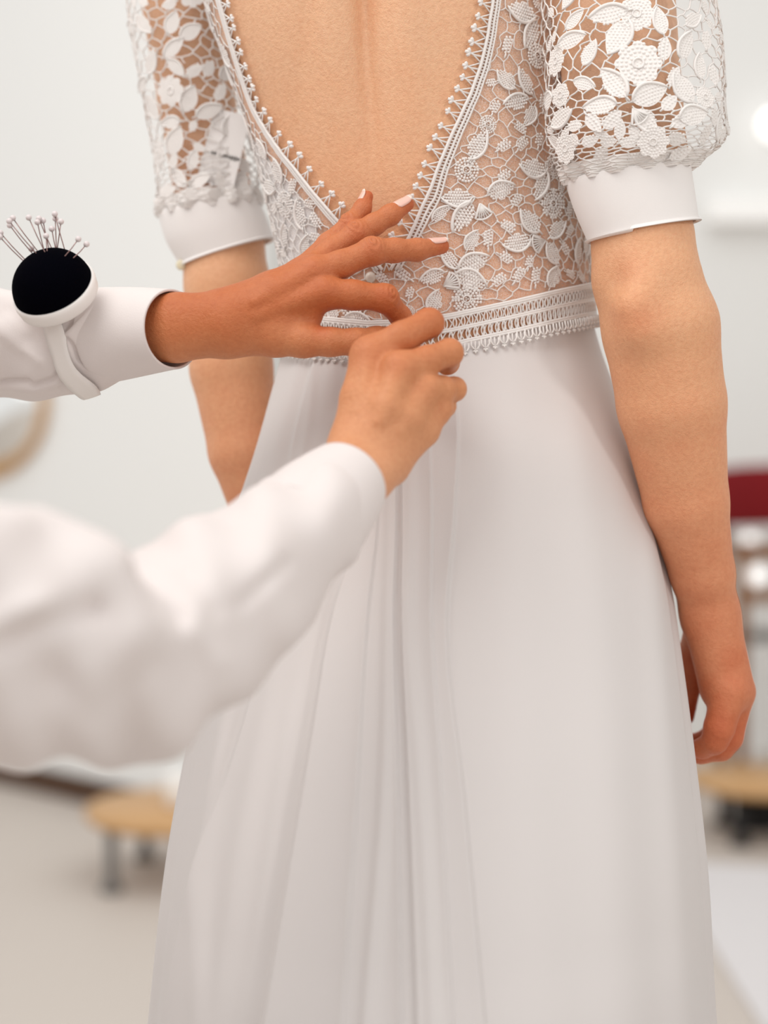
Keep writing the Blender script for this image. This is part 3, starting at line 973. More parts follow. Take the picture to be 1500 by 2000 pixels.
for x, y in ((-.0018, -.0098), (0, -.0112), (.0018, -.0098)): sm_.tube([(x * .4, -.0085, .0005), (x, y, .0006)], [.0007, .0011], 5)
SCAL = sm_.mesh('scallop')
for row in (-12.5, 13.5):
    for t in np.arange(-1.75, 1.76, .043):
        tt = t + (.0215 if row > 0 else 0)
        v = float(band_v(np.array([tt]), row)[0]); p, a, b, nn = TORSO.frame(np.array(tt), np.array(v), .0044)
        place('eyelet', EYE, M['lace'], band, p, a, b, nn, 0, 1.05)
for t in np.arange(-1.75, 1.76, .056):
    v = float(band_v(np.array([t]), 31)[0]); p, a, b, nn = TORSO.frame(np.array(t), np.array(v), .0075)
    place('scallop', SCAL, M['lace'], band, p, a, b, nn, 0, 1.0)

# ---- skirt
SK_ROWS = [(625, 552, 1156, 1.718, .1015), (690, 549, 1174, 1.716, .107), (776, 527, 1203, 1.710, .122), (880, 499, 1236, 1.700, .142), (1000, 462, 1263, 1.690, .160),
           (1130, 432, 1298, 1.676, .178), (1250, 410, 1316, 1.66, .195), (1450, 372, 1340, 1.63, .225), (1700, 330, 1364, 1.60, .260), (2000, 300, 1376, 1.58, .300),
           (2950, 215, 1420, 1.56, .40)]
SKIRT = rings(SK_ROWS, 2.0)
FOLDS = [  # polyline (y,x), amplitude mm, width px, sharp side
    ([(640, 690), (1000, 716), (1200, 664), (1442, 627), (2000, 543), (2950, 430)], 15, 60, 'L'),
    ([(640, 640), (850, 585), (1000, 565), (1345, 510), (1560, 450), (1780, 390), (2000, 345)], 10, 60, 'L'),
    ([(640, 600), (830, 556), (1200, 480), (1700, 395), (2000, 365)], 6, 26, 'G'),
    ([(640, 625), (850, 606), (1100, 545), (1400, 455), (1700, 410)], 5, 16, 'G'),
    ([(640, 655), (850, 630), (1100, 605), (1350, 545), (1700, 480), (2000, 440)], 6, 26, 'G'),
    ([(640, 665), (850, 650), (1000, 640), (1300, 590), (2000, 490)], 4, 20, 'G'),
    ([(640, 720), (1000, 742), (1200, 722), (1500, 705), (2000, 676), (2950, 640)], 6, 15, 'R'),
    ([(640, 745), (1000, 765), (1200, 760), (1500, 755), (2000, 720), (2950, 690)], 5, 13, 'G'),
    ([(640, 762), (1000, 776), (1200, 771), (1500, 778), (2000, 785), (2950, 790)], 6, 10, 'R'),
    ([(640, 778), (1000, 789), (1200, 788), (1500, 800), (2000, 818), (2950, 840)], 6, 12, 'L'),
    ([(640, 795), (1000, 803), (1200, 799), (1500, 820), (2000, 846), (2950, 880)], 5, 14, 'G'),
    ([(640, 830), (1000, 842), (1200, 841), (1500, 858), (2000, 881), (2950, 930)], 7, 18, 'R'),
    ([(640, 868), (800, 890), (1000, 884), (1200, 869), (1560, 902), (2000, 939), (2950, 1010)], 10, 26, 'R'),
    ([(640, 1000), (1400, 1010), (2000, 1050)], 4, 60, 'G'), ([(640, 1100), (1400, 1180), (2000, 1210)], 4, 50, 'G'), ([(1100, 1270), (1500, 1300), (2000, 1330)], 5, 26, 'G'),
]


def skirt_folds(p, th, v):
    x, y, _ = PIX(p)
    face = np.clip(np.cos(th) * 3, 0, 1)
    d = np.zeros_like(x)
    for pl, amp, w, kind in FOLDS:
        xl = cr([q[0] for q in pl], [q[1] for q in pl], np.clip(y, pl[0][0], pl[-1][0]))
        e = x - xl
        grow = np.interp(y, [640, 720, 1000, 1500, 2000, 2950], [.10, .35, .6, .85, 1.0, 1.6])
        ww = w * np.interp(y, [640, 1000, 1500, 2950], [.55, .8, 1.0, 1.5])
        if kind == 'G': f = np.exp(-(e / ww)**2)
        else:
            s = 1 if kind == 'L' else -1
            ee = e * s
            f = np.where(ee > 0, np.exp(-np.maximum(ee, 0) / (1.6 * ww)), np.exp(-(np.minimum(ee, 0) / (0.22 * ww))**2))
        d += amp * .001 * grow * f * 1.0
    back = .008 * np.sin(th * 17 + 1.3 * np.sin(th * 5)) * np.interp(y, [640, 1000, 2950], [0, .4, 2]) * (1 - face)
    return d * face + back


SKIRT.off = skirt_folds
th = np.concatenate([np.linspace(-1.62, 1.62, 760), np.linspace(1.62, 2 * math.pi - 1.62, 160)[1:-1]])
vlo = np.zeros_like(th); vhi = np.full_like(th, 3.0)
for _ in range(24):
    vm = (vlo + vhi) / 2; x_, y_, _d = PIX(SKIRT.ev(th, vm)); up_ = y_ < np.interp(x_, *BAND) + 23
    vlo = np.where(up_, vm, vlo); vhi = np.where(up_, vhi, vm)
p, f, T_, V_ = SKIRT.sheet(th, np.linspace(0, 1, 240), 0.0, closed=True)
V_ = vlo[:, None] + (len(SK_ROWS) - 1 - vlo[:, None]) * V_
p = SKIRT.ev(T_, V_).reshape(-1, 3)
skirt = obj('skirt', mesh_np('skirt', p, f), M['chiffon'], bride)
tag(skirt, 'long white chiffon skirt gathered into fine pleats at the back')

# ---- puff sleeves
def puff(rows, depth_ratio, motifs, cuff_rows, seed, th_rng, fill, n=2.2):
    q = [hring(r[0], r[1], r[2], r[3], (r[2] - r[1]) / 2 / F_PX * r[3] * depth_ratio, r[4]) for r in rows]
    RS = Rings([a[0] for a in q], [a[1] for a in q], [a[2] for a in q], n)

    def ruff(p, th, v):
        e = np.clip((v - (len(rows) - 4)) / 3, 0, 1)
        return .0035 * e * np.sin(th * 15) + .0012 * np.sin(th * 6 + v * 2.2)
    RS.off = ruff
    RS.grid_inv()
    T = np.linspace(-math.pi, math.pi, 180)
    p, f, _, _ = RS.sheet(T[:-1], np.linspace(0, len(rows) - 1, 70), -.0008, closed=True)
    sl = obj('puff_sleeve', mesh_np('puff_sleeve', p, f), M['veil'], bride)
    vmax = len(rows) - 1
    R0 = np.linalg.norm(RS.U[2])
    hgt = np.linalg.norm(RS.C[0] - RS.C[-1]) / vmax
    p, f, _, _ = RS.sheet(T[:-1], np.linspace(vmax - 1.5, vmax, 30), .0006, closed=True)
    tag(obj('gathered_hem', mesh_np('gathered_hem', p, f), M['lace'], sl), 'dense gathered lower edge of the sleeve')
    def inside(th, v, m):
        if not .02 < v < vmax - (.25 if m == 0 else 2.4): return False
        if m > 0 and abs(th) < 1.5:
            x, y, _ = PIX(RS.ev(np.array(th), np.array(v)))
            if 392 < x < 480 and 245 < y < 345: return False       # the care label shows through here
        return True
    lace_field(RS, sl, motifs, 1, inside, .0008, fill, th_rng, (0.02, vmax - .02), R0, hgt, .0088, .00075, seed, 150)
    # cuff
    cq = [hring(r[0], r[1], r[2], r[3], (r[2] - r[1]) / 2 / F_PX * r[3] * .95, r[4]) for r in cuff_rows]
    CS = Rings([a[0] for a in cq], [a[1] for a in cq], [a[2] for a in cq], 2.2)
    p, f, _, _ = CS.sheet(np.linspace(-math.pi, math.pi, 121)[:-1], np.linspace(0, len(cq) - 1, 30), 0, closed=True)
    c = obj('sleeve_cuff', mesh_np('sleeve_cuff', p, f), M['satin'], sl)
    so = c.modifiers.new('thick', 'SOLIDIFY'); so.thickness = .0025; so.offset = -1
    return sl, RS, CS, c


MOT_R = [(1246, 124, 'flower', 0, 38), (1188, 28, 'leaf', 190, 68), (1208, 72, 'leaf', 240, 68), (1200, 164, 'leaf', 130, 70), (1268, 186, 'leaf', 20, 64), (1172, 206, 'leaf', 180, 62),
         (1152, 104, 'leaf', 65, 48), (1142, 164, 'leaf', -20, 46), (1262, 238, 'leaf', -50, 58), (1196, 236, 'small', 40, 40), (1212, 254, 'small', 80, 34), (1160, 240, 'small', -50, 42),
         (1276, 278, 'flower', 0, 26), (1098, 230, 'leaf', 20, 60), (1096, 186, 'flower', 0, 24), (1118, 78, 'leaf', 10, 60), (1124, 40, 'leaf', 40, 46), (1244, 26, 'flower', 0, 30),
         (1298, 98, 'small', 80, 42), (1334, 172, 'leaf', 120, 58), (1338, 88, 'leaf', 60, 58), (1352, 40, 'leaf', 30, 46), (1376, 190, 'flower', 0, 22), (1352, 226, 'leaf', 10, 56), (1308, 200, 'small', 40, 40),
         (1228, 278, 'small', 0, 34), (1190, 276, 'small', 0, 34), (1154, 276, 'small', 10, 34), (1106, 290, 'flower', 0, 26), (1322, 272, 'small', -10, 42), (1174, 306, 'small', 50, 40),
         (1240, 310, 'small', 0, 36), (1326, 300, 'small', 20, 40), (1290, 40, 'leaf', 100, 52), (1088, 120, 'flower', 0, 26), (1238, 214, 'fan', -60, 26), (1366, 130, 'leaf', 80, 50), (1392, 146, 'small', 85, 40), (1378, 78, 'small', 70, 40), (1394, 226, 'small', 95, 38), (1330, 236, 'small', 30, 40), (1376, 262, 'small', 70, 38), (1316, 150, 'small', 60, 38), (1300, 306, 'small', 10, 40)]
rs, RSR, CSR, cuffR = puff([(-330, 1115, 1330, 1.65, 0), (-160, 1078, 1372, 1.635, 0), (0, 1063, 1393, 1.622, 0), (100, 1063, 1406, 1.616, 0), (200, 1066, 1414, 1.610, .002), (260, 1072, 1414, 1.606, .004),
                            (300, 1084, 1402, 1.604, .006), (328, 1098, 1372, 1.603, .007), (346, 1112, 1352, 1.602, .007)], .92, MOT_R,
                           [(338, 1108, 1350, 1.602, .007), (352, 1109, 1349, 1.602, .008), (400, 1126, 1356, 1.602, .0085), (447, 1146, 1363, 1.602, .008), (450, 1147, 1363, 1.602, .008)], 21, (-1.6, 1.6), 500)
tag(rs, 'puff sleeve of white leaf and flower lace on her right arm')
MOT_L = [(340, 94, 'leaf', 40, 54), (344, 132, 'leaf', -45, 46), (334, 177, 'flower', 0, 28), (370, 194, 'leaf', 65, 54), (334, 239, 'leaf', 180, 48), (408, 218, 'leaf', 20, 58), (344, 276, 'leaf', 60, 58), (379, 312, 'leaf', 70, 44),
         (472, 322, 'small', 130, 42), (351, 345, 'leaf', 125, 52), (390, 355, 'leaf', 20, 52), (430, 352, 'small', 100, 40), (446, 243, 'leaf', 60, 46), (408, 132, 'small', 60, 40), (379, 138, 'small', 30, 38), (372, 62, 'leaf', 30, 48),
         (337, 45, 'leaf', 70, 46), (470, 357, 'leaf', 60, 48), (296, 120, 'leaf', 70, 50), (300, 210, 'leaf', 110, 50), (312, 300, 'flower', 0, 26), (430, 180, 'small', 60, 38), (330, 372, 'small', 10, 40), (420, 378, 'small', 0, 36), (468, 380, 'small', 10, 40), (376, 380, 'small', -10, 40)]
ls, RSL, CSL, cuffL = puff([(-330, 270, 430, 1.78, 0), (-160, 252, 440, 1.79, 0), (0, 252, 446, 1.795, 0), (100, 262, 466, 1.80, 0), (200, 284, 484, 1.805, .002), (300, 304, 498, 1.808, .004),
                            (360, 308, 504, 1.808, .005), (395, 306, 508, 1.808, .006), (412, 316, 506, 1.808, .006)], .95, MOT_L,
                           [(400, 312, 508, 1.808, .007), (414, 312, 509, 1.808, .008), (450, 326, 520, 1.808, .0125), (491, 352, 534, 1.808, .0135), (494, 354, 533, 1.808, .0135)], 22, (-1.6, 1.6), 400)
tag(ls, 'puff sleeve of white leaf and flower lace on her left arm')
mb = MB(); pc = CSL.ev(np.array(-1.15), np.array(3.3), .002)
mb.lathe([(0, -.002), (.0045, -.0015), (.0052, 0), (.0045, .0016), (.002, .002), (0, .0016)], pc, 16, Rb)
tag(mb.build('cuff_button', simple('shell_button', (.80, .72, .52), .3), ls), 'small yellowish shell button')

# care tag sewn inside the left sleeve
tg = empty('care_label_root', (0, 0, 0)); bpy.data.objects.remove(tg)
ctr = P(437, 290, 1.765); mb = MB()
ax = unit(P(470, 314, 1.765) - P(405, 298, 1.765)); nz = TOCAM; ay = np.cross(nz, ax)
v = [ctr + ax * sx_ * .018 + ay * sy_ * .036 - nz * z_ for z_ in (0, .0006) for sx_, sy_ in ((-1, -1), (1, -1), (1, 1), (-1, 1))]
mb.add(v, [(0, 1, 2, 3), (7, 6, 5, 4), (0, 4, 5, 1), (1, 5, 6, 2), (2, 6, 7, 3), (3, 7, 4, 0)])
lab = mb.build('care_label', M['satin'], ls, smooth=False)
tag(lab, 'white cloth label with small dark print')
mb = MB()
xx = -.013
for wd_, hh in ((.0007, .002), (.0013, .0034), (.0013, .004), (.0009, 0), (.0015, .0026), (.0013, .0026), (.0011, .0028), (.0013, .0026), (.0008, .0042), (.0008, .0042), (.0012, .0046), (.0011, .0032)):
    if hh:
        c = ctr + ax * (xx + wd_) - ay * .007 + nz * .0004
        mb.box(c, (.5 * wd_, hh / 2, .00012), np.column_stack([ax, ay, nz]))
        mb.box(c + ax * wd_ * .9 + ay * .0004, (.35 * wd_, .0005, .00012), np.column_stack([ax, ay, nz]))
    xx += 2 * wd_ + .0003
mb.build('label_print', M['ink'], ls, smooth=False)

# ================================================================= the seamstress
dA = 0.012
def JA(x, y, d, r): return J(x, y, d + dA, r)
A_FORE = [[JA(-150, 650, 1.66, 36), JA(150, 640, 1.592, 40), JA(270, 622, 1.555, 45), JA(345, 620, 1.540, 46), JA(440, 613, 1.532, 44.5)],
          [JA(-150, 680, 1.66, 36), JA(150, 664, 1.592, 40), JA(270, 662, 1.555, 45), JA(345, 660, 1.540, 46), JA(440, 651, 1.532, 44.5)]]
A_PALM = [[JA(440, 645, 1.532, 46), JA(545, 606, 1.528, 38), JA(632, 572, 1.526, 31)],
          [JA(440, 628, 1.530, 44), JA(540, 572, 1.525, 33), JA(613, 531, 1.530, 28)],
          [JA(440, 616, 1.534, 42), JA(530, 562, 1.532, 30), JA(600, 526, 1.542, 26)],
          [JA(440, 612, 1.540, 42), JA(520, 568, 1.545, 31), JA(582, 535, 1.556, 25)],
          [JA(450, 650, 1.540, 44), JA(540, 655, 1.530, 42), JA(592, 666, 1.524, 30)],
          [JA(500, 630, 1.545, 40), JA(590, 604, 1.545, 36)],
          [JA(550, 640, 1.532, 34), JA(604, 618, 1.532, 24)]]
A_FING = [
    [JA(632, 572, 1.526, 31), JA(690, 576, 1.526, 28), JA(750, 582, 1.531, 25.5), JA(782, 618, 1.552, 20), JA(803, 650, 1.570, 15)],
    [JA(613, 531, 1.530, 28), JA(665, 517, 1.534, 26.5), JA(726, 491, 1.540, 25.5), JA(770, 489, 1.550, 22.5), JA(815, 488, 1.562, 21), JA(862, 481, 1.576, 15.5)],
    [JA(600, 526, 1.542, 26), JA(648, 487, 1.556, 22), JA(697, 457, 1.562, 23), JA(730, 439, 1.568, 20.5), JA(762, 420, 1.574, 19.5), JA(795, 399, 1.582, 14)],
    [JA(582, 535, 1.556, 24), JA(640, 474, 1.566, 18), JA(683, 437, 1.572, 17.5), JA(708, 407, 1.580, 16), JA(717, 384, 1.584, 12)],
    [JA(592, 666, 1.524, 30), JA(645, 668, 1.523, 27), JA(695, 668, 1.526, 25.5), JA(735, 662, 1.536, 23), JA(780, 652, 1.552, 16)]]


def handA(p):
    d = smin(chain(p, A_FORE[0], .006), chain(p, A_FORE[1], .006), .018)
    palm = d
    for c in A_PALM: palm = smin(palm, chain(p, c, .004), .010)
    # tendon ridges and knuckle heads
    for c in A_PALM[:4]:
        a = c[1][0] * .6 + c[0][0] * .4; ra_ = c[1][1] * .6 + c[0][1] * .4
        palm = smin(palm, seg(p, a + TOCAM * (ra_ - .0022), c[2][0] + TOCAM * (c[2][1] - .0050), .0036, .0072), .006)
    res = palm
    for c in A_FING:
        fd = chain(p, c, .005)
        jp = c[2]; ax_ = unit(c[3][0] - c[1][0])
        if c is not A_FING[4]:
            fd = smin(fd, seg(p, jp[0] + unit(np.cross(ax_, [0, 0, 1])) * 0, jp[0] + ax_ * .001, jp[1] * 1.02, jp[1] * 1.02), .004)
        res = np.minimum(res, smin(palm, fd, .0075))
    # folds of skin
    for c, dz in ((A_FING[1], (0, -.75, .65)), (A_FING[2], (-.3, -.7, .6)), (A_FING[3], (-.6, -.5, .6)), (A_FING[0], (0.2, -.85, .5))):
        ax_ = unit(c[3][0] - c[1][0]); dv = unit(dz); dv = unit(dv - (dv @ ax_) * ax_)
        res = knuckle(res, p, c[2][0], ax_, dv, c[2][1])
        if len(c) > 5: res = knuckle(res, p, c[-2][0], unit(c[-1][0] - c[-3][0]), dv, c[-2][1], .00032, .006, .0028)
    res = crease(res, p, P(428, 632, 1.508 + dA), unit([1, 0, -.12]), TOCAM, .0011, .0060, .016)
    return res


alo, ahi = bounds(sum(A_FING, []) + [JA(180, 640, 1.575, 60)], .004)
av, af = surface(handA, alo, ahi, 0.00100, 1)

dB = 0.010
def JB(x, y, d, r): return J(x, y, d + dB, r)
B_FORE = [[JB(560, 1050, 1.30, 66), JB(652, 945, 1.38, 52), JB(694, 872, 1.425, 47)], [JB(600, 1075, 1.30, 66), JB(688, 972, 1.38, 52), JB(750, 905, 1.425, 47)]]
B_PALM = [[JB(690, 868, 1.425, 46), JB(704, 780, 1.435, 40), JB(724, 696, 1.450, 38)],
          [JB(715, 880, 1.420, 46), JB(752, 800, 1.420, 36), JB(782, 722, 1.432, 34)],
          [JB(740, 890, 1.425, 46), JB(795, 820, 1.428, 34), JB(828, 760, 1.440, 31)],
          [JB(756, 900, 1.432, 44), JB(825, 840, 1.445, 33), JB(853, 797, 1.456, 28)],
          [JB(760, 840, 1.46, 40), JB(790, 760, 1.465, 40)]]
B_FING = [
    [JB(724, 696, 1.450, 38), JB(785, 660, 1.452, 31), JB(838, 631, 1.466, 28), JB(826, 640, 1.515, 22), JB(800, 648, 1.560, 16)],
    [JB(782, 722, 1.432, 34), JB(835, 704, 1.442, 28), JB(877, 689, 1.462, 26.5), JB(874, 708, 1.505, 22), JB(835, 700, 1.545, 16)],
    [JB(828, 760, 1.440, 31), JB(862, 760, 1.452, 25), JB(887, 760, 1.470, 22.5), JB(880, 768, 1.510, 19), JB(848, 745, 1.545, 14)],
    [JB(853, 797, 1.456, 28), JB(868, 793, 1.475, 21), JB(870, 790, 1.500, 18), JB(845, 775, 1.535, 13)],
    [JB(700, 820, 1.450, 38), JB(718, 760, 1.490, 30), JB(762, 694, 1.535, 24), JB(795, 658, 1.562, 16)]]


def handB(p):
    d = smin(chain(p, B_FORE[0], .006), chain(p, B_FORE[1], .006), .022)
    palm = d
    for c in B_PALM: palm = smin(palm, chain(p, c, .004), .011)
    for c in B_PALM[:4]:
        a = c[1][0] * .7 + c[0][0] * .3; ra_ = c[1][1] * .7 + c[0][1] * .3
        palm = smin(palm, seg(p, a + TOCAM * (ra_ - .0026), c[2][0] + TOCAM * (c[2][1] - .0055), .0036, .0078), .006)
    res = palm
    for c in B_FING: res = np.minimum(res, smin(palm, chain(p, c, .005), .0075))
    return res


blo, bhi = bounds(sum(B_FING, []) + [JB(650, 985, 1.40, 60)], .004)
hv, hf = surface(handB, blo, bhi, 0.00125, 2)

S_A = P(-420, 300, 1.42); S_B = P(-330, 1150, 0.98)


def inner(p):
    d = chain(p, [(P(200, 650, 1.592), .018), (P(60, 660, 1.63), .022), (P(-150, 664, 1.672), .030), (P(-420, 760, 1.71), .038), (S_A, .05)], .006)
    e = chain(p, [(P(640, 985, 1.39), .022), (P(560, 1065, 1.32), .032), (P(240, 1325, 1.14), .040), (P(60, 1260, 1.06), .046), (S_B, .055)], .006)
    t = chain(p, [(S_A * .5 + S_B * .5 + np.array([-.22, 0, .1]), .11), (S_A * .5 + S_B * .5 + np.array([-.22, 0, -.2]), .13)], .05)
    s1 = chain(p, [(S_A, .05), (S_A * .5 + S_B * .5 + np.array([-.22, 0, .1]), .08), (S_B, .055)], .05)
    return smin(smin(d, e, .03), smin(t, s1, .05), .05)


ilo = np.array([-.95, .75, .85]); ihi = np.array([.1, 1.85, 1.75])
iv, iff = surface(inner, ilo, ihi, .010, 1)
n1, n2 = len(av), len(av) + len(hv)
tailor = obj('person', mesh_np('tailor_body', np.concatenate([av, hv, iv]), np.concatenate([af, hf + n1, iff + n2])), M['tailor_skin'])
flush(tailor.data, [(c[-1][0], .013, .75) for c in A_FING + B_FING] + [(c[2][0] + TOCAM * .009, .009, .35) for c in A_FING[:4]] + [(c[0][0] + TOCAM * .010, .012, .25) for c in A_FING[:4] + B_FING[:4]]
      + [(P(628, 640, 1.53), .010, .6)])
tag(tailor, 'woman in a pale shirt reaching in from the left, fastening the dress with both hands', 'person')

# nails
def nail(base, tip, nrm, rt, length, wid, rb_=None, name='nail'):
    L_ = np.linalg.norm(tip - base); rb_ = rb_ or rt
    d = unit(tip - base); n = unit(nrm - (nrm @ d) * d); s = np.cross(d, n)
    nu, nv = 9, 7; v = []; f = []; 
    for i in range(nu):
        u = i / (nu - 1)
        w = wid * (.5 + .5 * math.sin(math.pi * min(1, .25 + u * .8)) ** .5) * (1 if u < .85 else 1 - (u - .85) * 1.6)
        if u < .12: w *= .72 + 2.3 * u
        for j in range(nv):
            q = (j / (nv - 1) - .5) * 2
            r = rt + (rb_ - rt) * max(0, (.72 - u) * length) / L_
            a = q * w / r
            v.append(tip + d * (u - .72) * length + n * (r * math.cos(a) + .0004 - .0012 * (u - .6)**2) + s * r * math.sin(a))
    for i in range(nu - 1):
        for j in range(nv - 1):
            k = i * nv + j
            f.append((k, k + nv, k + nv + 1, k + 1))
    me = mesh_np(name, v, f)
    me.materials.append(M['nail']); me.materials.append(M['nail_tip'])
    for k, pl in enumerate(me.polygons):
        if k // (nv - 1) >= nu - 2: pl.material_index = 1
    o = obj(name, me, None, tailor)
    so = o.modifiers.new('thick', 'SOLIDIFY'); so.thickness = .0006; so.offset = 0
    tag(o, 'pale pink polished fingernail')
    return o


nail(A_FING[1][4][0], A_FING[1][5][0], np.array([.0, -.50, .85]), A_FING[1][5][1] * 1.04, .0190, .0062, A_FING[1][4][1] * 1.02)
nail(A_FING[2][4][0], A_FING[2][5][0], np.array([-.35, -.75, .55]), A_FING[2][5][1] * 1.04, .0175, .0064, A_FING[2][4][1] * 1.02)
nail(A_FING[3][3][0], A_FING[3][4][0], np.array([-.85, -.5, .15]), A_FING[3][4][1] * 1.04, .0145, .0050, A_FING[3][3][1] * 1.02)

# ---- upper sleeve: a tube along the forearm
def tube_rings(rows, n=2.0):
    """rows: px,py,depth,half height px,half depth m"""
    C = np.array([P(r[0], r[1], r[2]) for r in rows])
    T = np.gradient(C, axis=0); U = []; Wv = []
    for c, t, r in zip(C, T, rows):
        t = unit(t); s = unit(np.cross(t, unit(CAM - c)))
        if s[2] > 0: s = -s                       # theta + is down
        w = unit(np.cross(s, t)); w = w if w @ (CAM - c) > 0 else -w
        U.append(s * r[3] / F_PX * r[2]); Wv.append(w * r[4])
    return Rings(C, U, Wv, n)


SA_ROWS = [(-170, 668, 1.68, 118, .050), (-60, 672, 1.655, 112, .048), (30, 672, 1.63, 108, .047), (100, 671, 1.612, 106, .046), (160, 668, 1.597, 102, .044), (215, 656, 1.585, 89, .039), (235, 653, 1.58, 84, .037)]
SA = tube_rings(SA_ROWS, 2.0)


def sleeve_fold(p, th, v):
    x, y, _ = PIX(p)
    d = .0016 * np.sin(x * .045 + y * .03 + 1.2 * np.sin(y * .02)) * np.interp(x, [-100, 60, 200, 240], [1, 1, .5, 0])
    def cre(pts, amp, w):
        pts = np.array(pts, float); best = np.full(x.shape, 1e9)
        for a, b in zip(pts[:-1], pts[1:]):
            ab = b - a; t = np.clip(((x - a[0]) * ab[0] + (y - a[1]) * ab[1]) / (ab @ ab), 0, 1)
            best = np.minimum(best, np.hypot(x - a[0] - t * ab[0], y - a[1] - t * ab[1]))
        return amp * np.exp(-(best / w)**2)
    d = d + cre([(0, 750), (55, 742), (68, 748), (105, 738), (125, 715)], -.0026, 5) + cre([(0, 760), (60, 757), (110, 748)], .002, 9)
    d = d + cre([(195, 590), (165, 625), (135, 655)], .003, 9) + cre([(185, 588), (155, 615), (130, 640)], -.003, 9)
    d = d + cre([(135, 660), (150, 700), (165, 715), (215, 718)], -.0022, 5) + cre([(0, 640), (40, 680), (80, 700)], .0022, 14)
    d = d + cre([(10, 600), (60, 640), (80, 690)], -.0016, 16)
    return d


SA.off = lambda p, th, v: 1.5 * sleeve_fold(p, th, v)
p, f, _, _ = SA.sheet(np.linspace(-math.pi, math.pi, 220)[:-1], np.linspace(0, len(SA_ROWS) - 1, 220), 0, closed=True)
slA = obj('shirt_sleeve', mesh_np('shirt_sleeve', p, f), M['shirt'], tailor)
tag(slA, 'creased upper shirt sleeve carrying the pincushion')
CA_ROWS = [(204, 655, 1.587, 87, .0385), (212, 654, 1.585, 88, .0385), (270, 648, 1.57, 82, .036), (322, 644, 1.555, 75, .034), (338, 643, 1.552, 73.5, .0335)]
CA = tube_rings(CA_ROWS, 2.0)
CA.W = CA.W + np.linspace(0, 1, 5)[:, None] * np.array([-.007, 0, 0])
p, f, _, _ = CA.sheet(np.linspace(-math.pi, math.pi, 161)[:-1], np.concatenate([np.linspace(0, 4, 40)]), lambda *a: 0 if False else 0.0, closed=True) if False else CA.sheet(np.linspace(-math.pi, math.pi, 161)[:-1], np.linspace(0, 4, 40), 0.0, closed=True)
cfA = obj('shirt_cuff', mesh_np('shirt_cuff', p, f), M['shirt'], slA)
so = cfA.modifiers.new('thick', 'SOLIDIFY'); so.thickness = .0022; so.offset = -1
mb = MB(); tt = np.linspace(-math.pi, math.pi, 90)
mb.tube(CA.ev(tt, np.full_like(tt, .45), .0003), .00035, 4)
mb.build('stitching', M['shirt'], slA)

# ---- near sleeve and shirt body
B_SL = [J(700, 920, 1.412, 76), J(600, 1022, 1.345, 110), J(520, 1095, 1.29, 136), J(400, 1195, 1.215, 168), J(245, 1312, 1.13, 178)]
B_UP = [J(245, 1312, 1.13, 178), J(60, 1252, 1.045, 240), J(-150, 1225, .99, 275), (S_B, .085)]
cuff_c = P(686, 934, 1.40); cuff_ax = unit(P(750, 858, 1.43) - P(640, 986, 1.375)); cuff_n = unit(cuff_ax + FWD * .75)


def shirtB(p):
    d = chain(p, B_SL + B_UP[1:], .010)
    x, y, _ = PIX(p)
    rel = np.clip((p - cuff_c) @ -cuff_n / .06, 0, 1)
    w = .0028 * np.sin((x - y * .55) * .034 + 1.5 * np.sin((x + y) * .008)) + .002 * np.sin((x + 1.3 * y) * .021 + 2)
    def cre(pts, amp, wd_):
        pts = np.array(pts, float); best = np.full(x.shape, 1e9)
        for a, b in zip(pts[:-1], pts[1:]):
            ab = b - a; t = np.clip(((x - a[0]) * ab[0] + (y - a[1]) * ab[1]) / (ab @ ab), 0, 1)
            best = np.minimum(best, np.hypot(x - a[0] - t * ab[0], y - a[1] - t * ab[1]))
        return amp * np.exp(-(best / wd_)**2)
    w = w + cre([(275, 1120), (310, 1180), (345, 1210)], .0045, 22) + cre([(370, 1120), (410, 1160), (425, 1190)], .0035, 20) + cre([(330, 1130), (375, 1175), (395, 1240), (430, 1290)], -.003, 26)
    w = w + cre([(470, 1180), (560, 1100)], .0035, 14) + cre([(0, 1260), (90, 1215), (180, 1190)], .008, 24) + cre([(0, 1215), (90, 1180)], -.006, 30)
    w = w + cre([(120, 1330), (180, 1390), (290, 1300)], .006, 40)
    d = d + w * rel
    return np.maximum(d, (p - cuff_c) @ cuff_ax + .034)


slo, shi = bounds(B_SL + B_UP[:3] + [(S_B, .08)], .01)
sv, sf = surface(shirtB, slo, shi, .0032, 2)
slB = obj('shirt_sleeve', mesh_np('shirt_sleeve', sv, sf), M['shirt'], tailor)
tag(slB, 'near shirt sleeve bent at the elbow, out of focus')


def shirt_body(p):
    m = S_A * .5 + S_B * .5
    t = chain(p, [(m + np.array([-.22, 0, .1]), .125), (m + np.array([-.22, 0, -.45]), .15)], .05)
    s1 = chain(p, [(S_A + np.array([-.02, 0, 0]), .065), (m + np.array([-.22, 0, .1]), .10), (S_B, .085)], .06)
    u = chain(p, [(S_A, .065), (P(-420, 760, 1.70), .058), (P(-160, 668, 1.68), .052)], .04)
    return smin(smin(t, s1, .06), u, .05)


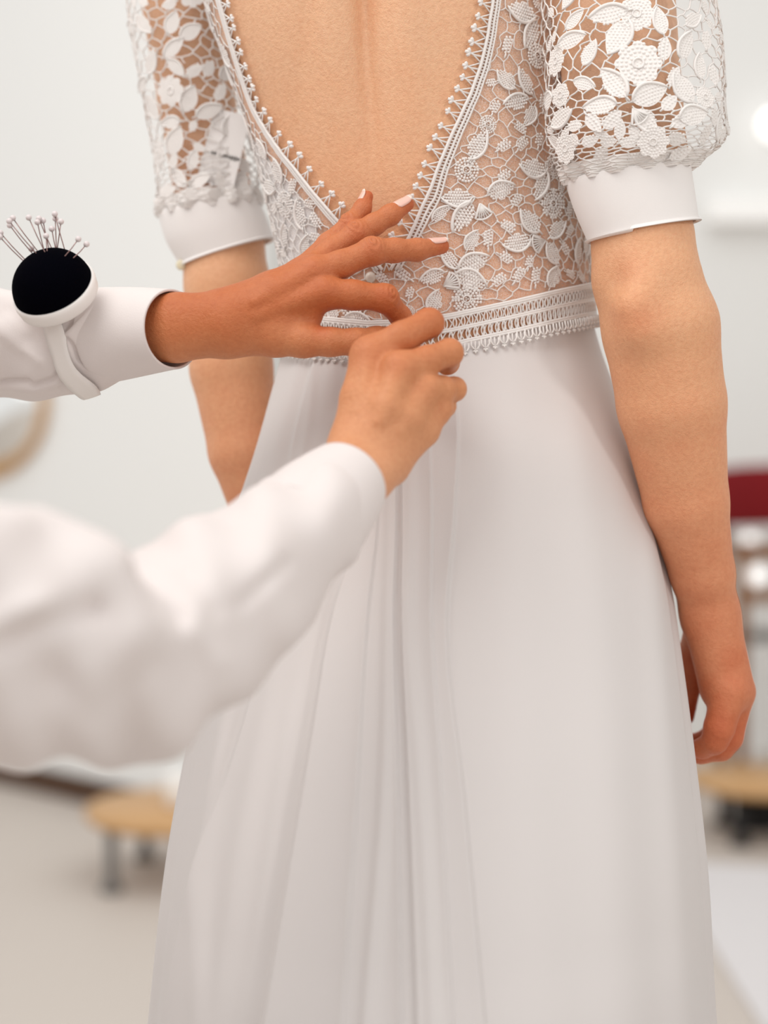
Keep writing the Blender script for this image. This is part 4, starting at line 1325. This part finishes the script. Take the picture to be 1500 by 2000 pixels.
m_ = S_A * .5 + S_B * .5
sbv, sbf = surface(shirt_body, (m_[0] - .45, .78, m_[2] - .6), (-.38, 1.85, 1.75), .011, 1)
CB_ROWS = [(572, 1050, 1.325, 106, .0385), (590, 1032, 1.338, 108, .0395), (616, 1004, 1.358, 104.5, .0385), (650, 968, 1.380, 91, .0345), (672, 946, 1.394, 81, .032)]
CB = tube_rings(CB_ROWS, 2.0)
CB.W = CB.W + np.linspace(0, 1, 5)[:, None] ** 2 * cuff_ax * .002
p, f, _, _ = CB.sheet(np.linspace(-math.pi, math.pi, 121)[:-1], np.linspace(0, 4, 30), .0006, closed=True)
cfB = obj('shirt_cuff', mesh_np('shirt_cuff', p, f), M['shirt'], slB)
so = cfB.modifiers.new('thick', 'SOLIDIFY'); so.thickness = .0022; so.offset = -1
sb = obj('shirt_body', mesh_np('shirt_body', sbv, sbf), M['shirt'], tailor)

# ---- pincushion worn on the upper sleeve
pc_c = P(104, 562, 1.534)
an = unit(np.array([-.24, -.60, .62]))
e1 = unit(np.cross(an, [0, 0, 1])); e2 = np.cross(an, e1)
Rp = np.column_stack([e1, e2, an])
cush = empty('pincushion', tuple(pc_c))
tag(cush, 'black velvet wrist pincushion with white base strapped over the shirt sleeve', 'pincushion')
mb = MB(); rb = 0.0352
mb.lathe([(0, -.0135), (rb * .93, -.0135), (rb * 1.0, -.0115), (rb * 1.03, -.004), (rb * 1.02, .0005), (rb * .97, .0012), (rb * .95, -.001)], pc_c, 72, Rp)
mb.build('base', M['plastic'], cush)
mb = MB(); prof = []
for k in range(15):
    a = k / 14 * math.pi / 2
    prof.append((rb * .975 * math.cos(a) ** .9 if k < 14 else 0, -.001 + .0325 * math.sin(a)))
mb.lathe(prof, pc_c, 72, Rp)
mb.build('cushion', M['velvet'], cush)
# strap: a band lying on the sleeve
path = np.array([(108, 600), (110, 635), (114, 665), (124, 700), (142, 728), (166, 750), (179, 764), (181, 777)], float)
tpar = np.linspace(0, 1, len(path)); tq = np.linspace(0, 1, 40)
pp = np.column_stack([cr(tpar, path[:, 0], tq), cr(tpar, path[:, 1], tq)])
SA.grid_inv()
cx_v = np.array([r[0] for r in SA_ROWS], float)
tg_ = np.gradient(pp, axis=0); tg_ /= np.linalg.norm(tg_, axis=1)[:, None]
nrm2 = np.column_stack([tg_[:, 1], -tg_[:, 0]])
strip = []
for q, nn in zip(pp, nrm2):
    row = []
    for s_ in (-17.5, -9, 0, 9, 17.5):
        t_, v_ = SA.inv(*(q + nn * s_)); row.append((t_, v_))
    strip.append(row)
strip = np.array(strip)
for k in range(5):
    for c in range(2):
        strip[2:-2, k, c] = np.convolve(strip[:, k, c], np.ones(5) / 5, 'valid')
off_save = SA.off; SA.off = None
sp_ = SA.ev(strip[..., 0], strip[..., 1], .0036); SA.off = off_save
nu, nv = strip.shape[:2]
f = [(i * nv + j, i * nv + j + 1, (i + 1) * nv + j + 1, (i + 1) * nv + j) for i in range(nu - 1) for j in range(nv - 1)]
st = obj('strap', mesh_np('strap', sp_.reshape(-1, 3), f), M['plastic'], cush)
so = st.modifiers.new('thick', 'SOLIDIFY'); so.thickness = .0018; so.offset = 0

# pins: things stuck in the cushion
def dome_hit(px, py):
    o = CAM; dr = unit(P(px, py, 1.0) - CAM); best = None
    for t in np.linspace(1.45, 1.66, 500):
        q = Rp.T @ (o + dr * t - pc_c)
        if q[2] > -.002 and (q[0]**2 + q[1]**2) / (rb * .975)**2 + (q[2] / .0315)**2 < 1: return o + dr * t
        e = abs((q[0]**2 + q[1]**2) / (rb * .975)**2 + (q[2] / .0315)**2 - 1)
        if q[2] > 0 and (best is None or e < best[0]): best = (e, o + dr * t)
    return best[1]


PINS = [((1, 455), (47, 505), 'white-headed pin leaning farthest left out of the black pincushion'),
        ((0, 463), (45, 509), 'white-headed pin cut by the left picture edge, lower of the two leftmost'),
        ((18, 432), (71, 495), 'white-headed pin behind the leftmost pair, upper head of two touching'),
        ((19, 440), (59, 490), 'white-headed pin behind the leftmost pair, lower head of two touching'),
        ((25, 426), (70, 486), 'white-headed pin leaning left, right of the two touching heads'),
        ((56, 425), (88, 493), 'white-headed pin with bent shaft standing alone left of the middle bunch'),
        ((76, 427), (100, 483), 'white-headed pin at the back of the middle bunch of three heads'),
        ((73, 434), (84, 481), 'white-headed pin, left head in the middle bunch of three'),
        ((84, 431), (95, 483), 'white-headed pin, right head in the middle bunch of three'),
        ((90, 461), (92, 491), 'short white-headed pin in front of the middle bunch'),
        ((101, 447), (108, 483), 'white-headed pin with low head just left of the tall right cluster'),
        ((107, 418), (125, 483), 'tallest white-headed pin at the top of the right cluster'),
        ((108, 427), (110, 482), 'white-headed pin directly under the tallest head'),
        ((119, 433), (112, 484), 'white-headed pin leaning right beside the tallest one'),
        ((153, 467), (126, 501), 'white-headed pin leaning right, second from the right'),
        ((169, 477), (143, 504), 'white-headed pin leaning right, rightmost in the pincushion'),
        ((61, 486), (68, 492), 'pin pushed in so only its white head shows at the dome edge')]
hm = MB(); hm.lathe([(0, -.0026), (.0013, -.0022), (.0023, -.0012), (.0026, 0), (.0023, .0012), (.0013, .0022), (0, .0026)], n=14)
HEAD = hm.mesh('pin_head')
for (h_, e_, lb) in PINS:
    ent = dome_hit(*e_); _, _, de = PIX(ent)
    hd = P(h_[0], h_[1], float(de) + random.uniform(-.004, .006))
    t = empty('dressmaking_pin', tuple(ent)); tag(t, lb, 'pin', 'white-headed pins in the wrist pincushion')
    mb = MB(); mb.tube([ent + (ent - hd) * .12, ent, ent * .5 + hd * .5 + np.array([0, 0, -.0006]), hd], .00045, 6)
    mb.build('shaft', M['steel'], t)
    o = obj('pin_head', HEAD, M['pearl'], t)
    o.matrix_basis = o.matrix_parent_inverse.inverted() @ parent_world(t).inverted() @ Matrix.Translation(hd)

# ================================================================= furniture behind, out of focus
def low_table(px, py_top, py_foot_px, half_px, label, foot_xy, n_legs, leg_mat, thick, seed_h=None):
    foot = on_floor(*foot_xy)
    # the leg stands a little inside the rim
    return foot


f1 = on_floor(218, 1742)
ctr1 = np.array([on_floor(345, 1742)[0] + .0, f1[1] + .17, 0.0])
d1 = PIX(ctr1 + np.array([0, 0, .19]))[2]
Hz1 = (lambda pt: pt[2])(P(345, 1572, d1))
R1 = 190 / F_PX * d1
t1 = empty('low_table', tuple(ctr1)); tag(t1, 'low round wooden table on short grey legs at lower left behind the skirt', 'table')
mb = MB(); mb.lathe([(0, Hz1 - .034), (R1 - .012, Hz1 - .034), (R1, Hz1 - .022), (R1, Hz1 - .006), (R1 - .006, Hz1), (0, Hz1)], ctr1, 72)
mb.build('table_top', M['oak'], t1)
for lx, ly in ((f1[0] - ctr1[0], f1[1] - ctr1[1]), (.17, -.12), (.12, .19), (-.13, .19)):
    mb = MB(); c = ctr1 + np.array([lx, ly, 0])
    mb.lathe([(.030, 0), (.032, .012), (.022, .022), (.016, .035), (.016, Hz1 - .03)], c, 24)
    mb.build('leg', M['greymetal'], t1)
wbk = empty('white_vase', (*(ctr1 + np.array([.03, -.02, 0]))[:2], Hz1)); bpy.data.objects.remove(wbk)
vb = P(352, 1568, d1 - .02); vb[2] = Hz1
mb = MB(); mb.lathe([(.0, 0), (.030, 0), (.038, .01), (.044, .05), (.042, .09), (.038, .10), (.034, .10), (.034, .02), (0, .015)], vb, 40)
tag(mb.build('vase', M['white']), 'white round pot standing on the low wooden table beside the skirt', 'vase')

f2 = on_floor(1447, 1652)
d2 = float(PIX(f2)[2]); c2 = np.array([f2[0] + .10, f2[1] + .14, 0])
Hz2 = P(1500, 1515, d2 + .14)[2]; R2 = 150 / F_PX * (d2 + .14)
t2 = empty('low_table', tuple(c2)); tag(t2, 'low round wooden table on black legs at the right edge beyond the hanging hand', 'table')
mb = MB(); mb.lathe([(0, Hz2 - .045), (R2 * .6, Hz2 - .045), (R2 - .012, Hz2 - .028), (R2, Hz2 - .012), (R2 - .006, Hz2), (0, Hz2)], c2, 64)
mb.build('table_top', M['oak'], t2)
for lx, ly in ((f2[0] - c2[0], f2[1] - c2[1]), (.11, -.12), (.10, .13), (-.10, .13)):
    mb = MB(); mb.lathe([(.030, 0), (.030, .012), (.020, .03), (.020, Hz2 - .04)], c2 + np.array([lx, ly, 0]), 24)
    mb.build('leg', M['dark'], t2)
mb = MB(); mb.box(c2 + np.array([.0, .03, .07]), (.09, .012, .065))
tag(mb.build('base_panel', M['dark'], t2, smooth=False, bevel=.004), 'dark panel between the legs')

# pale rug at lower right
ra_, rb_ = on_floor(1290, 1688), on_floor(1620, 1706)
mb = MB(); v0 = [ra_, rb_, rb_ + np.array([0, -1.6, 0]), ra_ + np.array([0, -1.6, 0])]
mb.add([q + np.array([0, 0, z]) for z in (0.0, .012) for q in v0], [(3, 2, 1, 0), (4, 5, 6, 7), (0, 1, 5, 4), (1, 2, 6, 5), (2, 3, 7, 6), (3, 0, 4, 7)])
tag(mb.build('rug', M['rug'], smooth=False, bevel=.004), 'pale grey rug on the floor at lower right', 'rug')

# red chair with a wooden frame
dc = 5.9
def Q(px, py, dd=0.0): return P(px, py, dc + dd)
zb = [Q(1500, y)[2] for y in (925, 1035, 1085, 1165, 1245)]
x0 = Q(1443, 1000)[0]; wch = .46; yb = Q(1500, 1000)[1]
chair = empty('bar_chair', (x0 + wch / 2, yb + .2, 0)); tag(chair, 'red velvet high chair with brown wooden frame at the right edge', 'chair')
mb = MB(); n = 22; v = []; f = []
for i in range(n):
    u = i / (n - 1); x = x0 - .022 + u * (wch + .044); y = yb + .40 - .10 * math.sin(math.pi * u) * -1 - .08
    top = zb[0] + .018 * math.sin(math.pi * u) ** .5 - (.02 if i in (0, n - 1) else 0); bot = zb[1] - .012 + (.02 if i in (0, n - 1) else 0)
    v += [(x, y - .03, bot), (x, y - .03, top), (x, y + .03, top), (x, y + .03, bot)]
for i in range(n - 1):
    for k in range(4): f.append((4 * i + k, 4 * i + (k + 1) % 4, 4 * i + 4 + (k + 1) % 4, 4 * i + 4 + k))
f += [(3, 2, 1, 0), (4 * n - 4, 4 * n - 3, 4 * n - 2, 4 * n - 1)]
mb.add(v, f); mb.build('backrest', M['red'], chair, bevel=.012)
for ix in (0, 1):
    for iy in (0, 1):
        mb = MB(); zt = zb[1] + .02 if iy else zb[2] + .012
        mb.box((x0 + .018 + ix * (wch - .036), yb + .02 + iy * .36, zt / 2), (.018, .018, zt / 2)); mb.build('leg', M['walnut'], chair, smooth=False, bevel=.003)
mb = MB(); mb.box((x0 + wch / 2, yb + .20, zb[2]), (wch / 2 + .01, .20, .016)); mb.build('seat_frame', M['walnut'], chair, smooth=False, bevel=.003)
mb = MB(); mb.box((x0 + wch / 2, yb + .02, zb[3]), (wch / 2, .016, .022)); mb.build('rail', M['walnut'], chair, smooth=False, bevel=.003)
mb = MB(); mb.box((x0 + wch / 2, yb + .02, zb[4]), (wch / 2, .014, .020)); mb.build('footrest', M['greymetal'], chair, smooth=False, bevel=.003)

# lit globes of a floor lamp behind the chair make the round highlights
lp = empty('floor_lamp', (Q(1470, 1000, .55)[0], Q(1470, 1000, .55)[1], 0)); tag(lp, 'white floor lamp with two small glowing globes behind the red chair', 'lamp')
for (gx, gy, gr) in ((1466, 1056, .026), (1479, 1124, .030)):
    c = Q(gx, gy, .55); mb = MB()
    mb.lathe([(gr * math.sin(a), -gr * math.cos(a)) for a in np.linspace(0, math.pi, 13)], c, 20); mb.build('globe', M['globe'], lp)
c = Q(1472, 1056, .55); mb = MB(); mb.lathe([(.10, 0), (.10, .012), (.008, .02), (.008, c[2])], (c[0] + .005, c[1] + .035, 0), 24); mb.build('stand', M['white'], lp)

# globe lamp and shelf on the back wall at right
yw = 6.9
def on_wall(px, py): 
    k = P(px, py, 1.0) - CAM; return CAM + k * (yw / k[1])
c = on_wall(1502, 252) + np.array([0, -.10, 0])
lw = empty('wall_lamp', (c[0], yw, c[2])); tag(lw, 'white globe wall lamp at the upper right edge', 'lamp')
mb = MB(); mb.lathe([(.052 * math.sin(a), -.052 * math.cos(a)) for a in np.linspace(0, math.pi, 17)], c, 28); mb.build('globe', M['globe'], lw)
mb = MB(); mb.tube([c + np.array([0, .04, 0]), np.array([c[0], yw, c[2]])], .012, 12); mb.build('arm', M['white'], lw)
s0, s1 = on_wall(1376, 396), on_wall(1376, 440)
mb = MB(); mb.box(((s0[0] + 2.6) / 2 + .3, yw - .06, (s0[2] + s1[2]) / 2), ((2.6 - s0[0]) / 2 + .3 - .0, .06, (s0[2] - s1[2]) / 2))
shelf = mb.build('wall_shelf', simple('glowing_lacquer', (.95, .945, .93), .4, emis=((1, .98, .95), .10)), smooth=False, bevel=.006)  # lit look of the shelf put into its lacquer as weak emission
tag(shelf, 'long white faintly glowing shelf on the back wall right of the sleeve cuff', 'shelf')

# round wooden mirror on the left partition
def on_left(px, py):
    k = P(px, py, 1.0) - CAM; t = ((wa - CAM) @ wn) / (k @ wn); return CAM + k * t
mc = on_left(-38, 782)
scale_m = float(PIX(mc)[2]) / F_PX
Rm = np.column_stack([wdir, np.array([0, 0, 1.0]), -wn])
if np.linalg.det(Rm) < 0: Rm[:, 0] *= -1
mir = empty('round_mirror', tuple(mc)); tag(mir, 'round mirror in a thin wooden hoop frame on the white wall at the left edge', 'mirror')
mb = MB(); rr = 148 * scale_m
mb.tube([mc - wn * .02 + Rm @ np.array([rr * math.cos(a) * 1.5, rr * math.sin(a), 0]) for a in np.linspace(0, 2 * math.pi, 73)[:-1]], .016, 10, closed=True)
mb.build('hoop_frame', M['oak'], mir)
mb = MB(); mb.lathe([(0, .004), (rr * .99, .004), (rr * .99, .012), (0, .012)], mc, 64, Rm @ np.diag([1.5, 1, 1])); mb.build('mirror_glass', M['mirror'], mir)

# fitting podium the bride stands on (below the frame)
mb = MB(); mb.lathe([(0, 0), (.60, 0), (.60, .245), (.62, .25), (.62, .262), (.61, .268), (0, .268)], (.06, 1.72, 0), 72)
tag(mb.build('fitting_podium', M['white'], smooth=False), 'round white podium the woman in the wedding dress stands on', 'podium')
